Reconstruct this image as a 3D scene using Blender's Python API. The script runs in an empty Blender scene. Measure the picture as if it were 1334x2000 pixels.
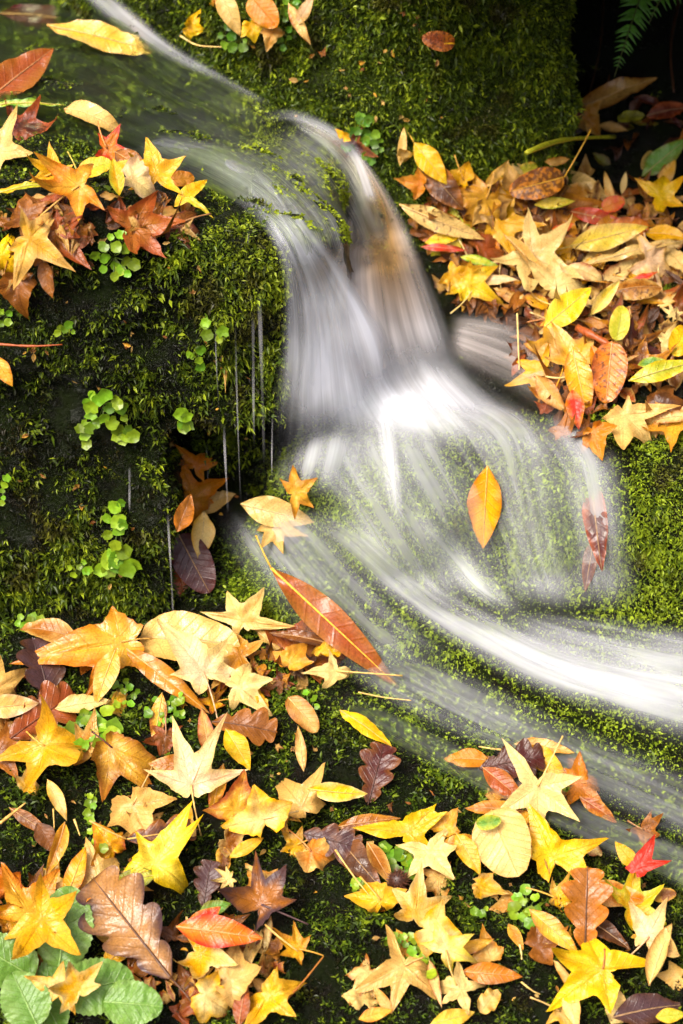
import bpy, math, random
import numpy as np
from mathutils import Vector
from mathutils.bvhtree import BVHTree

# ------------------------------------------------------------------ camera
SC = bpy.context.scene
COL = SC.collection
PITCH = math.radians(30.0)
DIST = 3.0
FPX = 4000.0
CAM = np.array([0.0, -DIST * math.cos(PITCH), DIST * math.sin(PITCH)])
FWD = np.array([0.0, math.cos(PITCH), -math.sin(PITCH)])
UPV = np.array([0.0, math.sin(PITCH), math.cos(PITCH)])
RGT = np.array([1.0, 0.0, 0.0])
cam_data = bpy.data.cameras.new('camera')
cam = bpy.data.objects.new('camera', cam_data)
COL.objects.link(cam)
cam.location = CAM
cam.rotation_euler = (math.pi / 2 - PITCH, 0, 0)
cam_data.sensor_fit = 'VERTICAL'
cam_data.sensor_height = 36.0
cam_data.lens = 36.0 * FPX / 2000.0
cam_data.clip_start = 0.05
cam_data.clip_end = 200.0
cam_data.dof.use_dof = True
cam_data.dof.focus_distance = 2.92
cam_data.dof.aperture_fstop = 3.6
SC.camera = cam

# ------------------------------------------------------------------ light
world = bpy.data.worlds.new('World')
SC.world = world
world.use_nodes = True
wn = world.node_tree.nodes
wl = world.node_tree.links
SUN_EL, SUN_AZ = 51.0, 219.0          # sun stands to the front left of the fall
sky = wn.new('ShaderNodeTexSky')
sky.sky_type = 'NISHITA'
sky.sun_disc = False
sky.sun_elevation = math.radians(SUN_EL)
sky.sun_rotation = math.radians(SUN_AZ)
sky.air_density = 0.6
sky.dust_density = 7.0
sky.ozone_density = 0.6
wl.new(sky.outputs[0], wn['Background'].inputs[0])
wn['Background'].inputs[1].default_value = 0.115
sun_data = bpy.data.lights.new('sun', 'SUN')
sun_data.energy = 1.5
sun_data.angle = math.radians(24.0)
sun_data.color = (1.0, 0.955, 0.88)
sun = bpy.data.objects.new('sun', sun_data)
COL.objects.link(sun)
_az, _el = math.radians(SUN_AZ), math.radians(SUN_EL)
to_sun = Vector((math.sin(_az) * math.cos(_el), math.cos(_az) * math.cos(_el), math.sin(_el)))
sun.location = to_sun * 5
sun.rotation_euler = to_sun.to_track_quat('Z', 'Y').to_euler()
SC.view_settings.view_transform = 'Standard'
SC.view_settings.look = 'None'
SC.view_settings.exposure = 1.3
SC.view_settings.gamma = 1.0
SC.view_settings.use_curve_mapping = False
cy = SC.cycles
cy.use_denoising = True
cy.max_bounces = 8
cy.diffuse_bounces = 3
cy.glossy_bounces = 3
cy.transmission_bounces = 6
cy.transparent_max_bounces = 24
cy.sample_clamp_indirect = 6.0

RS = np.random.RandomState(11)
random.seed(7)

# ------------------------------------------------------------------ helpers
def ray(px, py):
    d = FWD + RGT * ((px - 667.0) / FPX) + UPV * ((1000.0 - py) / FPX)
    return d / np.linalg.norm(d)

def at_depth(px, py, depth):
    """The point seen at pixel (px, py) of the photograph, depth metres along the lens axis."""
    return CAM + depth * (FWD + RGT * ((px - 667.0) / FPX) + UPV * ((1000.0 - py) / FPX))

def depth_of(p):
    return float(np.dot(np.asarray(p) - CAM, FWD))

def to_px(P):
    q = P - CAM
    d = q @ FWD
    return 667.0 + FPX * (q @ RGT) / d, 1000.0 - FPX * (q @ UPV) / d

def norm(v):
    v = np.asarray(v, float)
    return v / (np.linalg.norm(v, axis=-1, keepdims=True) + 1e-12)

def sstep(a, b, x):
    t = np.clip((x - a) / (b - a), 0, 1)
    return t * t * (3 - 2 * t)

def _hash(ix, iy, iz, seed):
    h = (ix.astype(np.uint32) * np.uint32(374761393) + iy.astype(np.uint32) * np.uint32(668265263)
         + iz.astype(np.uint32) * np.uint32(2147483647) + np.uint32(seed * 974711 + 12345))
    h = (h ^ (h >> np.uint32(13))) * np.uint32(1274126177)
    h = (h ^ (h >> np.uint32(16))) * np.uint32(2246822519)
    return h ^ (h >> np.uint32(15))

def perlin(P, seed=0):
    P = np.asarray(P, float)
    I = np.floor(P).astype(np.int64)
    F = P - I
    U = F * F * F * (F * (F * 6 - 15) + 10)
    out = 0.0
    for dx in (0, 1):
        for dy in (0, 1):
            for dz in (0, 1):
                h = _hash(I[:, 0] + dx, I[:, 1] + dy, I[:, 2] + dz, seed)
                gx = (h & np.uint32(1023)).astype(float) / 511.5 - 1
                gy = ((h >> np.uint32(10)) & np.uint32(1023)).astype(float) / 511.5 - 1
                gz = ((h >> np.uint32(20)) & np.uint32(1023)).astype(float) / 511.5 - 1
                d = gx * (F[:, 0] - dx) + gy * (F[:, 1] - dy) + gz * (F[:, 2] - dz)
                w = (U[:, 0] if dx else 1 - U[:, 0]) * (U[:, 1] if dy else 1 - U[:, 1]) * (U[:, 2] if dz else 1 - U[:, 2])
                out = out + w * d
    return out

def fbm(P, scale, octv=3, seed=0, gain=0.5):
    P = np.asarray(P, float) / scale
    a, s, tot = 1.0, 0.0, 0.0
    for k in range(octv):
        s = s + a * perlin(P * (2.03 ** k), seed + k)
        tot += a
        a *= gain
    return s / tot

def mesh_from(name, V, faces, mat, parent=None, smooth=True, attrs=None, uv=None):
    """One mesh object from arrays. faces: (n, 3) or (n, 4) array. attrs: name -> (n_vert, 4) colours or (n_vert,) floats."""
    V = np.ascontiguousarray(V, dtype=np.float32)
    F = np.ascontiguousarray(faces, dtype=np.int32)
    me = bpy.data.meshes.new(name)
    k = F.shape[1]
    me.vertices.add(len(V)); me.vertices.foreach_set('co', V.ravel())
    me.loops.add(F.size); me.loops.foreach_set('vertex_index', F.ravel())
    me.polygons.add(len(F))
    me.polygons.foreach_set('loop_start', np.arange(0, F.size, k, dtype=np.int32))
    me.polygons.foreach_set('loop_total', np.full(len(F), k, dtype=np.int32))
    me.polygons.foreach_set('use_smooth', np.full(len(F), bool(smooth)))
    for an, av in (attrs or {}).items():
        av = np.asarray(av, dtype=np.float32)
        if av.ndim == 2:
            a = me.attributes.new(an, 'FLOAT_COLOR', 'POINT'); a.data.foreach_set('color', np.ascontiguousarray(av).ravel())
        else:
            a = me.attributes.new(an, 'FLOAT', 'POINT'); a.data.foreach_set('value', av)
    if uv is not None:
        l = me.uv_layers.new(name='UVMap')
        l.data.foreach_set('uv', np.ascontiguousarray(np.asarray(uv, np.float32)[F.ravel()]).ravel())
    me.update(calc_edges=True)
    me.materials.append(mat)
    o = bpy.data.objects.new(name, me)
    COL.objects.link(o)
    if parent is not None:
        o.parent = parent
    return o

def tag(o, label=None, cat=None, group=None, kind=None):
    if label: o['label'] = label
    if cat: o['category'] = cat
    if group: o['group'] = group
    if kind: o['kind'] = kind
    return o

# ------------------------------------------------------------------ materials
def new_mat(name):
    m = bpy.data.materials.new(name)
    m.use_nodes = True
    nt = m.node_tree
    nt.nodes.clear()
    out = nt.nodes.new('ShaderNodeOutputMaterial')
    def N(t, **kw):
        n = nt.nodes.new(t)
        for k, v in kw.items():
            if k in ('ins',):
                for i, x in v.items():
                    n.inputs[i].default_value = x
            else:
                setattr(n, k, v)
        return n
    def L(a, b):
        nt.links.new(a, b)
    return m, N, L, out

def ramp(N, stops, interp='LINEAR'):
    r = N('ShaderNodeValToRGB')
    r.color_ramp.interpolation = interp
    el = r.color_ramp.elements
    while len(el) < len(stops):
        el.new(0.5)
    for e, (p, c) in zip(el, stops):
        e.position = p
        e.color = (c[0], c[1], c[2], 1) if len(c) == 3 else c
    return r

def rock_material(name, dark, mid, green, greenness):
    m, N, L, out = new_mat(name)
    g = N('ShaderNodeNewGeometry')
    n1 = N('ShaderNodeTexNoise', ins={'Scale': 26.0, 'Detail': 6.0, 'Roughness': 0.65})
    n2 = N('ShaderNodeTexNoise', ins={'Scale': 210.0, 'Detail': 4.0, 'Roughness': 0.65})
    L(g.outputs['Position'], n1.inputs['Vector']); L(g.outputs['Position'], n2.inputs['Vector'])
    r1 = ramp(N, [(0.3, dark), (0.7, mid)])
    L(n2.outputs['Fac'], r1.inputs[0])
    r2 = ramp(N, [(0.5 - greenness * 0.3, (0, 0, 0)), (0.62 - greenness * 0.2, (1, 1, 1))])
    L(n1.outputs['Fac'], r2.inputs[0])
    mx = N('ShaderNodeMixRGB', ins={'Color2': (*green, 1)})
    L(r2.outputs[0], mx.inputs['Fac']); L(r1.outputs[0], mx.inputs['Color1'])
    b = N('ShaderNodeBsdfPrincipled', ins={'Roughness': 0.17, 'Specular IOR Level': 0.32})
    L(mx.outputs[0], b.inputs['Base Color'])
    bp = N('ShaderNodeBump', ins={'Strength': 1.0, 'Distance': 0.016})
    L(n2.outputs['Fac'], bp.inputs['Height']); L(bp.outputs[0], b.inputs['Normal'])
    L(b.outputs[0], out.inputs[0])
    return m

M_ROCK = rock_material('wet_dark_rock', (0.004, 0.004, 0.003), (0.014, 0.013, 0.010), (0.010, 0.016, 0.003), 0.5)
M_ROCK_GREEN = rock_material('moss_filmed_rock', (0.012, 0.016, 0.004), (0.022, 0.028, 0.008), (0.03, 0.045, 0.005), 0.9)
M_SOIL = rock_material('wet_soil', (0.004, 0.0035, 0.0025), (0.015, 0.012, 0.008), (0.009, 0.014, 0.003), 0.3)

def moss_material():
    m, N, L, out = new_mat('moss')
    a = N('ShaderNodeAttribute', attribute_name='col')
    d = N('ShaderNodeBsdfPrincipled', ins={'Roughness': 0.36, 'Specular IOR Level': 0.22})
    t = N('ShaderNodeBsdfTranslucent')
    mx = N('ShaderNodeMixShader', ins={0: 0.28})
    L(a.outputs['Color'], d.inputs['Base Color']); L(a.outputs['Color'], t.inputs['Color'])
    L(d.outputs[0], mx.inputs[1]); L(t.outputs[0], mx.inputs[2]); L(mx.outputs[0], out.inputs[0])
    return m
M_MOSS = moss_material()

# ------------------------------------------------------------------ solids from distance fields
def rbox(P, c, h, r):
    q = np.abs(P - np.array(c)) - (np.array(h) - r)
    return np.linalg.norm(np.maximum(q, 0), axis=-1) + np.minimum(q.max(axis=-1), 0) - r

def smin(a, b, k):
    h = np.clip(0.5 + 0.5 * (b - a) / k, 0, 1)
    return b * (1 - h) + a * h - k * h * (1 - h)

def smax(a, b, k):
    return -smin(-a, -b, k)

def surface_nets(fn, lo, hi, h):
    lo = np.array(lo, float)
    n = np.ceil((np.array(hi) - lo) / h).astype(int) + 1
    ax = [lo[i] + h * np.arange(n[i]) for i in range(3)]
    G = np.stack(np.meshgrid(*ax, indexing='ij'), -1)
    f = fn(G.reshape(-1, 3)).reshape(n)
    s = f < 0
    acc = np.zeros(tuple(n - 1) + (3,)); cnt = np.zeros(tuple(n - 1))
    offs = [(0, 0), (0, 1), (1, 0), (1, 1)]
    def sl(ox, oy, oz, e):
        d = [n[0] - 1, n[1] - 1, n[2] - 1]
        return (slice(ox, ox + d[0]), slice(oy, oy + d[1]), slice(oz, oz + d[2]))
    for axis in range(3):
        for a, b in offs:
            o0 = [0, 0, 0]; oth = [i for i in range(3) if i != axis]
            o0[oth[0]], o0[oth[1]] = a, b
            o1 = list(o0); o1[axis] = 1
            f0, f1 = f[sl(*o0, 0)], f[sl(*o1, 0)]
            cr = (f0 < 0) != (f1 < 0)
            t = np.where(cr, f0 / np.where(cr, f0 - f1, 1), 0)
            p = np.zeros(t.shape + (3,))
            for i in range(3):
                p[..., i] = o0[i]
            p[..., axis] = t
            acc += np.where(cr[..., None], p, 0); cnt += cr
    act = cnt > 0
    idx = -np.ones(act.shape, int); idx[act] = np.arange(act.sum())
    I = np.argwhere(act)
    V = lo + h * (I + acc[act] / cnt[act][:, None])
    quads = []
    for axis in range(3):
        u, w = [(1, 2), (2, 0), (0, 1)][axis]
        a = [slice(None)] * 3; b = [slice(None)] * 3
        a[axis] = slice(0, n[axis] - 1); b[axis] = slice(1, n[axis])
        cr = s[tuple(a)] != s[tuple(b)]
        E = np.argwhere(cr)
        ok = (E[:, u] > 0) & (E[:, w] > 0) & (E[:, u] < n[u] - 1) & (E[:, w] < n[w] - 1)
        E = E[ok]
        ins = s[tuple(E.T)]
        def cell(du, dw):
            C = E.copy(); C[:, u] += du; C[:, w] += dw
            return idx[tuple(C.T)]
        q = np.stack([cell(-1, -1), cell(0, -1), cell(0, 0), cell(-1, 0)], 1)
        q[~ins] = q[~ins][:, ::-1]
        quads.append(q)
    Q = np.concatenate(quads)
    return V, Q[(Q >= 0).all(1)]

def vert_normals(V, F):
    T = np.concatenate([F[:, [0, 1, 2]], F[:, [0, 2, 3]]]) if F.shape[1] == 4 else F
    fn = np.cross(V[T[:, 1]] - V[T[:, 0]], V[T[:, 2]] - V[T[:, 0]])
    N = np.zeros_like(V)
    for k in range(3):
        np.add.at(N, T[:, k], fn)
    return norm(N)

def roughen(V, F, amps, seed):
    N = vert_normals(V, F)
    d = 0
    for k, (sc, am, oc) in enumerate(amps):
        d = d + am * fbm(V, sc, oc, seed + 10 * k)
    return V + N * d[:, None]

# ------------------------------------------------------------------ the ground: bank, stream bed and leaf shelf in one sheet
def ground_z(x, y):
    lower = -0.208 + 0.36 * y
    tl = (y - (-0.045 - 0.5 * x)) / 0.10
    lower = lower + 0.045 * sstep(0, 1, tl) * sstep(-0.32, -0.1, x)
    shelf = 0.0173 + 0.363 * y
    rim = 0.115 + 0.02 * np.sin(x * 9.0 + 0.6) - 0.055 * sstep(0.28, 0.45, x)
    toe = rim - 0.09 - 0.03 * sstep(0.1, -0.12, x)
    k = sstep(0, 1, (y - toe) / (rim - toe)) * sstep(-0.17, -0.03, x - 0.25 * (y - 0.1))
    z = lower * (1 - k) + shelf * k
    z = z + 0.05 * sstep(1.05, 1.6, y)
    return z
gx = np.concatenate([np.linspace(-6, -0.75, 22)[:-1], np.arange(-0.75, 0.85, 0.0065), np.linspace(0.86, 6, 22)])
gy = np.concatenate([np.linspace(-6, -1.0, 16)[:-1], np.arange(-1.0, 0.95, 0.006), np.linspace(0.96, 7, 36)])
GX, GY = np.meshgrid(gx, gy, indexing='ij')
GV = np.stack([GX.ravel(), GY.ravel(), ground_z(GX.ravel(), GY.ravel())], 1)
ni, nj = len(gx), len(gy)
gi = np.arange(ni * nj).reshape(ni, nj)
GF = np.stack([gi[:-1, :-1].ravel(), gi[1:, :-1].ravel(), gi[1:, 1:].ravel(), gi[:-1, 1:].ravel()], 1)
near = (np.abs(GV[:, 0]) < 0.9) & (np.abs(GV[:, 1]) < 1.0)
GV = roughen(GV, GF, [(0.22, 0.045, 2), (0.07, 0.026, 3), (0.022, 0.008, 2)], 3)

# ------------------------------------------------------------------ the rocks
def left_block(P):
    q = P.copy()
    # footprint with a broadly rounded front right corner, where the water comes over
    c = np.array([-0.56, 0.72]); h = np.array([0.565, 0.70]); r = 0.17
    d2 = np.abs(q[:, :2] - c) - (h - r)
    foot = np.linalg.norm(np.maximum(d2, 0), axis=1) + np.minimum(d2.max(1), 0) - r
    top = q[:, 2] - (0.425 + 0.02 * sstep(0.24, 0.12, q[:, 1]) * sstep(-0.1, -0.25, q[:, 0])
                     - 0.05 * sstep(-0.16, 0.0, q[:, 0]) + 0.02 * sstep(0.45, 0.75, q[:, 1]))
    d = smax(foot, top, 0.06)
    niche = rbox(P, (0.03, 0.0, -0.145), (0.285, 0.22, 0.255), 0.03)
    return smax(d, -niche, 0.02)

def back_block(P):
    lean = 0.12 * (P[:, 2] - 0.2)
    front = (0.545 + lean) - P[:, 1]
    left = -0.724 * (P[:, 0] + 0.115) - 0.69 * (P[:, 1] - lean - 0.495)
    right = P[:, 0] - (0.385 - 0.1 * (P[:, 1] - 0.55))
    d = smax(smax(front, left, 0.07), right, 0.08)
    return smax(d, P[:, 2] - 1.05, 0.1)

ROCKS = {}
def rock(name, fn, lo, hi, h, amps, seed, mat):
    V, F = surface_nets(fn, lo, hi, h)
    V = roughen(V, F, amps, seed)
    ROCKS[name] = (V, F)
    return mesh_from(name, V, F, mat)

O_GROUND = tag(mesh_from('ground', GV, GF, M_SOIL), kind='structure')
ROCKS['ground'] = (GV, GF)
O_LEFT = rock('mossy_block', left_block, (-1.2, -0.08, -0.55), (0.1, 1.5, 0.52), 0.0115,
              [(0.25, 0.06, 2), (0.075, 0.042, 3), (0.02, 0.010, 2)], 21, M_ROCK)
tag(O_LEFT, 'big dark mossy rock with a square front face, left of the waterfall', 'rock')
O_BACK = rock('mossy_boulder', back_block, (-0.75, 0.42, -0.1), (0.5, 1.25, 1.15), 0.0125,
              [(0.3, 0.07, 2), (0.09, 0.045, 3), (0.025, 0.010, 2)], 41, M_ROCK_GREEN)
tag(O_BACK, 'green moss-covered boulder rising behind the waterfall', 'rock')

def bank_with_shade_roof(P):
    shade_roof = rbox(P, (0.88, 0.96, 1.15), (0.90, 0.85, 0.385), 0.08)  # unseen overhang added above the frame to shade the hollow and boulder edge
    wall = rbox(P, (1.0, 1.85, 0.4), (1.3, 0.35, 0.95), 0.12)
    side = rbox(P, (1.75, 1.0, 0.4), (0.4, 0.9, 0.95), 0.15)
    return smin(smin(shade_roof, wall, 0.1), side, 0.1)
O_BANK_SHADE = rock('earth_bank_shade_roof', bank_with_shade_roof, (-0.5, -0.1, -0.7), (2.4, 2.4, 1.7), 0.035,
              [(0.3, 0.08, 3), (0.08, 0.03, 2)], 61, M_SOIL)
tag(O_BANK_SHADE, kind='structure')

def stone(c, r, seed, label):
    la, lo = np.meshgrid(np.linspace(0.02, math.pi - 0.02, 44), np.arange(72) * 2 * math.pi / 72, indexing='ij')
    D = np.stack([np.sin(la) * np.cos(lo), np.sin(la) * np.sin(lo), np.cos(la)], -1).reshape(-1, 3)
    V = np.array(c) + D * np.array(r)
    g = np.arange(44 * 72).reshape(44, 72)
    F = np.stack([g[:-1].ravel(), g[1:].ravel(), np.roll(g, -1, 1)[1:].ravel(), np.roll(g, -1, 1)[:-1].ravel()], 1)
    V = roughen(V, F, [(0.09, 0.035, 2), (0.035, 0.014, 2)], seed)
    key = 'mossy_stone_%d' % seed
    ROCKS[key] = (V, F)
    o = mesh_from('mossy_stone', V, F, M_ROCK_GREEN)
    tag(o, label, 'rock', 'mossy stones under the cascade')
    return key, o
STONES = [stone((0.10, 0.135, -0.085), (0.125, 0.10, 0.13), 301, 'largest round mossy stone, in the middle of the cascade under the upright orange leaf'),
          stone((-0.03, 0.145, -0.06), (0.075, 0.08, 0.105), 302, 'small mossy stone beside the splash pool, behind the thin strand of water'),
          stone((0.35, 0.105, -0.085), (0.105, 0.085, 0.125), 303, 'mossy stone below the tan star leaf, under the dark red leaf'),
          stone((-0.07, 0.06, -0.185), (0.10, 0.06, 0.07), 304, 'low mossy stone above the long red-brown leaf')]

def tri_of(F):
    return np.concatenate([F[:, [0, 1, 2]], F[:, [0, 2, 3]]]) if F.shape[1] == 4 else F
_vs, _fs, _b = [], [], 0
for V, F in ROCKS.values():
    _vs.append(V); _fs.append(F + _b); _b += len(V)
_v = np.concatenate(_vs); _f = np.concatenate(_fs)
BVH = BVHTree.FromPolygons(_v.tolist(), _f.tolist())

def hit(px, py):
    """First surface of the rocks or the ground on the line of sight of a pixel: point, normal."""
    d = ray(px, py)
    loc, n, i, t = BVH.ray_cast(Vector(CAM), Vector(d))
    if loc is None:
        return at_depth(px, py, 3.6), -FWD
    n = np.array(n)
    if n @ d > 0: n = -n
    return np.array(loc), n

def soft_normal(px, py, r=22):
    ns = [hit(px + a, py + b)[1] for a, b in ((0, 0), (r, 0), (-r, 0), (0, r), (0, -r))]
    return norm(np.sum(ns, 0))

# ------------------------------------------------------------------ moss
C_BLACK = np.array([0.007, 0.007, 0.003]); C_DARK = np.array([0.022, 0.034, 0.004])
C_MID = np.array([0.068, 0.112, 0.007]); C_LIT = np.array([0.29, 0.36, 0.016])
def moss(name, src, per_m2, length, seed, bias, cover, parent=None, blades=5, region=None, hue=0.0, upright=0.5):
    """Moss sprigs over a surface: each sprig some folded pointed leaves from one root, all joined into one mesh."""
    rs = np.random.RandomState(seed)
    V, F = ROCKS[src]
    T = tri_of(F)
    A, B, C = V[T[:, 0]], V[T[:, 1]], V[T[:, 2]]
    fn = np.cross(B - A, C - A); ar = np.linalg.norm(fn, axis=1) * 0.5; fnn = norm(fn)
    cen = (A + B + C) / 3
    x, y = to_px(cen)
    keep = (x > -330) & (x < 1660) & (y > -200) & (y < 2220) & (((CAM - cen) * fnn).sum(1) > -0.5)
    A, B, C, ar, fnn = A[keep], B[keep], C[keep], ar[keep], fnn[keep]
    n = int(ar.sum() * per_m2)
    pick = rs.choice(len(ar), n, p=ar / ar.sum())
    r1, r2 = rs.rand(n, 1), rs.rand(n, 1)
    sw = (r1 + r2) > 1
    r1, r2 = np.where(sw, 1 - r1, r1), np.where(sw, 1 - r2, r2)
    P = A[pick] + (B - A)[pick] * r1 + (C - A)[pick] * r2
    Nn = fnn[pick]
    m = fbm(P, 0.06, 3, seed + 5) * 1.6 + fbm(P, 0.016, 2, seed + 9) * 0.9
    tb = np.zeros(n); wet = np.zeros(n)
    if region is not None:
        px_, py_ = to_px(P)
        m_, tb, wet = region(px_, py_, P, Nn)
        m = m + m_
    # living sprigs where the cushion is thick, dead dark ones between
    live = m - cover + rs.normal(0, 0.16, n)
    ok = live > -0.42
    qx, qy = to_px(P)
    inside = (qx > -50) & (qx < 1384) & (qy > -60) & (qy < 2060)
    ok &= inside | (rs.rand(n) < 0.4)
    eyes = [Vector(CAM), Vector(CAM + np.array([-0.75, 0.1, 0.1])), Vector(CAM + np.array([0.75, 0.1, 0.1]))]
    for i in np.nonzero(ok)[0]:                      # leave out what no eye near the camera could see
        v = Vector(P[i] + Nn[i] * 0.012)
        seen = False
        for e in eyes:
            dv = e - v
            if BVH.ray_cast(v, dv, dv.length)[0] is None:
                seen = True
                break
        ok[i] = seen
    P, Nn, live, tb, wet = P[ok], Nn[ok], live[ok], tb[ok], wet[ok]
    n = len(P)
    alive = sstep(-0.10, 0.10, live)
    tone = np.clip(0.42 + bias + tb + 0.7 * fbm(P, 0.045, 3, seed + 31) + rs.normal(0, 0.27, n), 0, 1) * alive
    k0 = tone[:, None]
    col = np.where(k0 < 0.5, C_DARK + (C_MID - C_DARK) * (k0 * 2), C_MID + (C_LIT - C_MID) * (k0 * 2 - 1))
    col = C_BLACK + (col - C_BLACK) * (0.12 + 0.88 * alive[:, None])
    col = col * np.array([1 - hue, 1.0, 1 + 1.5 * hue])
    dead = sstep(0.10, 0.24, fbm(P, 0.07, 3, seed + 71))[:, None] * (1 - np.clip(wet, 0, 1))[:, None]      # withered brown patches
    col = col * (1 - 0.75 * dead) + 0.75 * dead * np.array([0.055, 0.042, 0.009]) * (0.4 + k0)
    rsgn = rs.normal(0, 1, (n, 3))
    axis = norm(Nn * (upright * (1 - 0.6 * wet))[:, None] + 0.42 * rsgn + np.array([0, -0.05, -0.12]) + wet[:, None] * np.array([0.1, -0.25, -0.35]))
    L0 = length * rs.uniform(0.6, 1.35, n) * (0.6 + 0.4 * alive) * (1 - 0.30 * wet) * np.clip(1 + 1.1 * fbm(P, 0.09, 2, seed + 61), 0.55, 1.7)
    k = blades
    ax = np.repeat(axis, k, 0); Pb = np.repeat(P, k, 0); Lb = np.repeat(L0, k) * rs.uniform(0.6, 1.1, n * k)
    step = np.tile(np.arange(k) / k, n)[:, None]
    base = Pb + ax * (step * Lb[:, None] * 0.8) - np.repeat(Nn, k, 0) * 0.001
    d = norm(ax * 0.55 + rs.normal(0, 0.62, (n * k, 3)))
    side = norm(np.cross(d, rs.normal(0, 1, (n * k, 3)) + np.repeat(Nn, k, 0)))
    wv = (Lb * rs.uniform(0.11, 0.22, n * k) * np.repeat(1 + 0.7 * wet, k))[:, None]
    mid = base + d * (Lb[:, None] * 0.42)
    tip = base + d * Lb[:, None] + np.array([0, 0, -0.22]) * Lb[:, None]
    VV = np.stack([base, mid - side * wv, tip, mid + side * wv], 1).reshape(-1, 3)
    i0 = np.arange(n * k)[:, None] * 4
    FF = np.concatenate([i0 + np.array([0, 1, 2]), i0 + np.array([0, 2, 3])])
    cb = np.repeat(col, k, 0) * rs.uniform(0.65, 1.3, (n * k, 1))
    cv = np.concatenate([np.repeat(cb, 4, 0), np.ones((n * k * 4, 1))], 1)
    o = mesh_from(name, VV, FF, M_MOSS, parent=parent, smooth=False, attrs={'col': cv})
    o['kind'] = 'stuff'
    return o
def reg_left(x, y, P, N):
    corner = sstep(330, 480, x) * sstep(950, 600, y)
    top = sstep(0.7, 0.9, N[:, 2])
    run = sstep(0.25, 0.31, P[:, 1]) * sstep(0.25, 0.33, P[:, 2])
    run = np.maximum(run, sstep(-0.12, -0.08, P[:, 0]) * sstep(0.28, 0.33, P[:, 2]))
    return (0.45 * corner + 0.3 * sstep(980, 1200, y) - 0.24 - 0.2 * sstep(0.35, 0.2, P[:, 1]) * top + 0.9 * run
            - 2.5 * sstep(555, 575, x) * sstep(455, 490, y), 0.12 * corner + run * (0.42 * sstep(330, 600, x) + 0.02), run)
def reg_back(x, y, P, N):
    return 0.25 * fbm(P, 0.14, 2, 77), 0.0 * x, 0.0 * x
def reg_ground(x, y, P, N):
    stream = sstep(-0.19, -0.02, P[:, 1] + 0.5 * P[:, 0] + 0.05) * sstep(-0.2, -0.05, P[:, 0])
    shelf = sstep(0.12, 0.2, P[:, 1])
    tuft = np.exp(-(((x - 1315) / 45) ** 2 + ((y - 580) / 35) ** 2)) + np.exp(-(((x - 965) / 40) ** 2 + ((y - 455) / 20) ** 2))
    return 1.0 * stream * (1 - shelf) - 0.7 * shelf + 1.6 * tuft - 0.10, 0.42 * stream + 0.2 * tuft, stream * (1 - sstep(1225, 1245, x) * sstep(1240, 1190, y)) * (1 - shelf)
def reg_stone(x, y, P, N):
    return 0.0 * x + 0.9, 0.0 * x + 0.42, 0.0 * x + 0.6
moss('moss', 'mossy_block', 112000, 0.0092, 101, 0.13, -0.02, O_LEFT, region=reg_left, hue=0.0, blades=3)
moss('moss', 'mossy_boulder', 118000, 0.0098, 102, 0.05, -0.28, O_BACK, region=reg_back, hue=0.0, blades=3)
moss('moss', 'ground', 112000, 0.0090, 103, 0.02, 0.02, None, region=reg_ground, hue=0.05, blades=3)
for key, o in STONES:
    moss('moss', key, 120000, 0.0082, 104, 0.05, 0.0, o, region=reg_stone, hue=0.08, blades=3)
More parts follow.
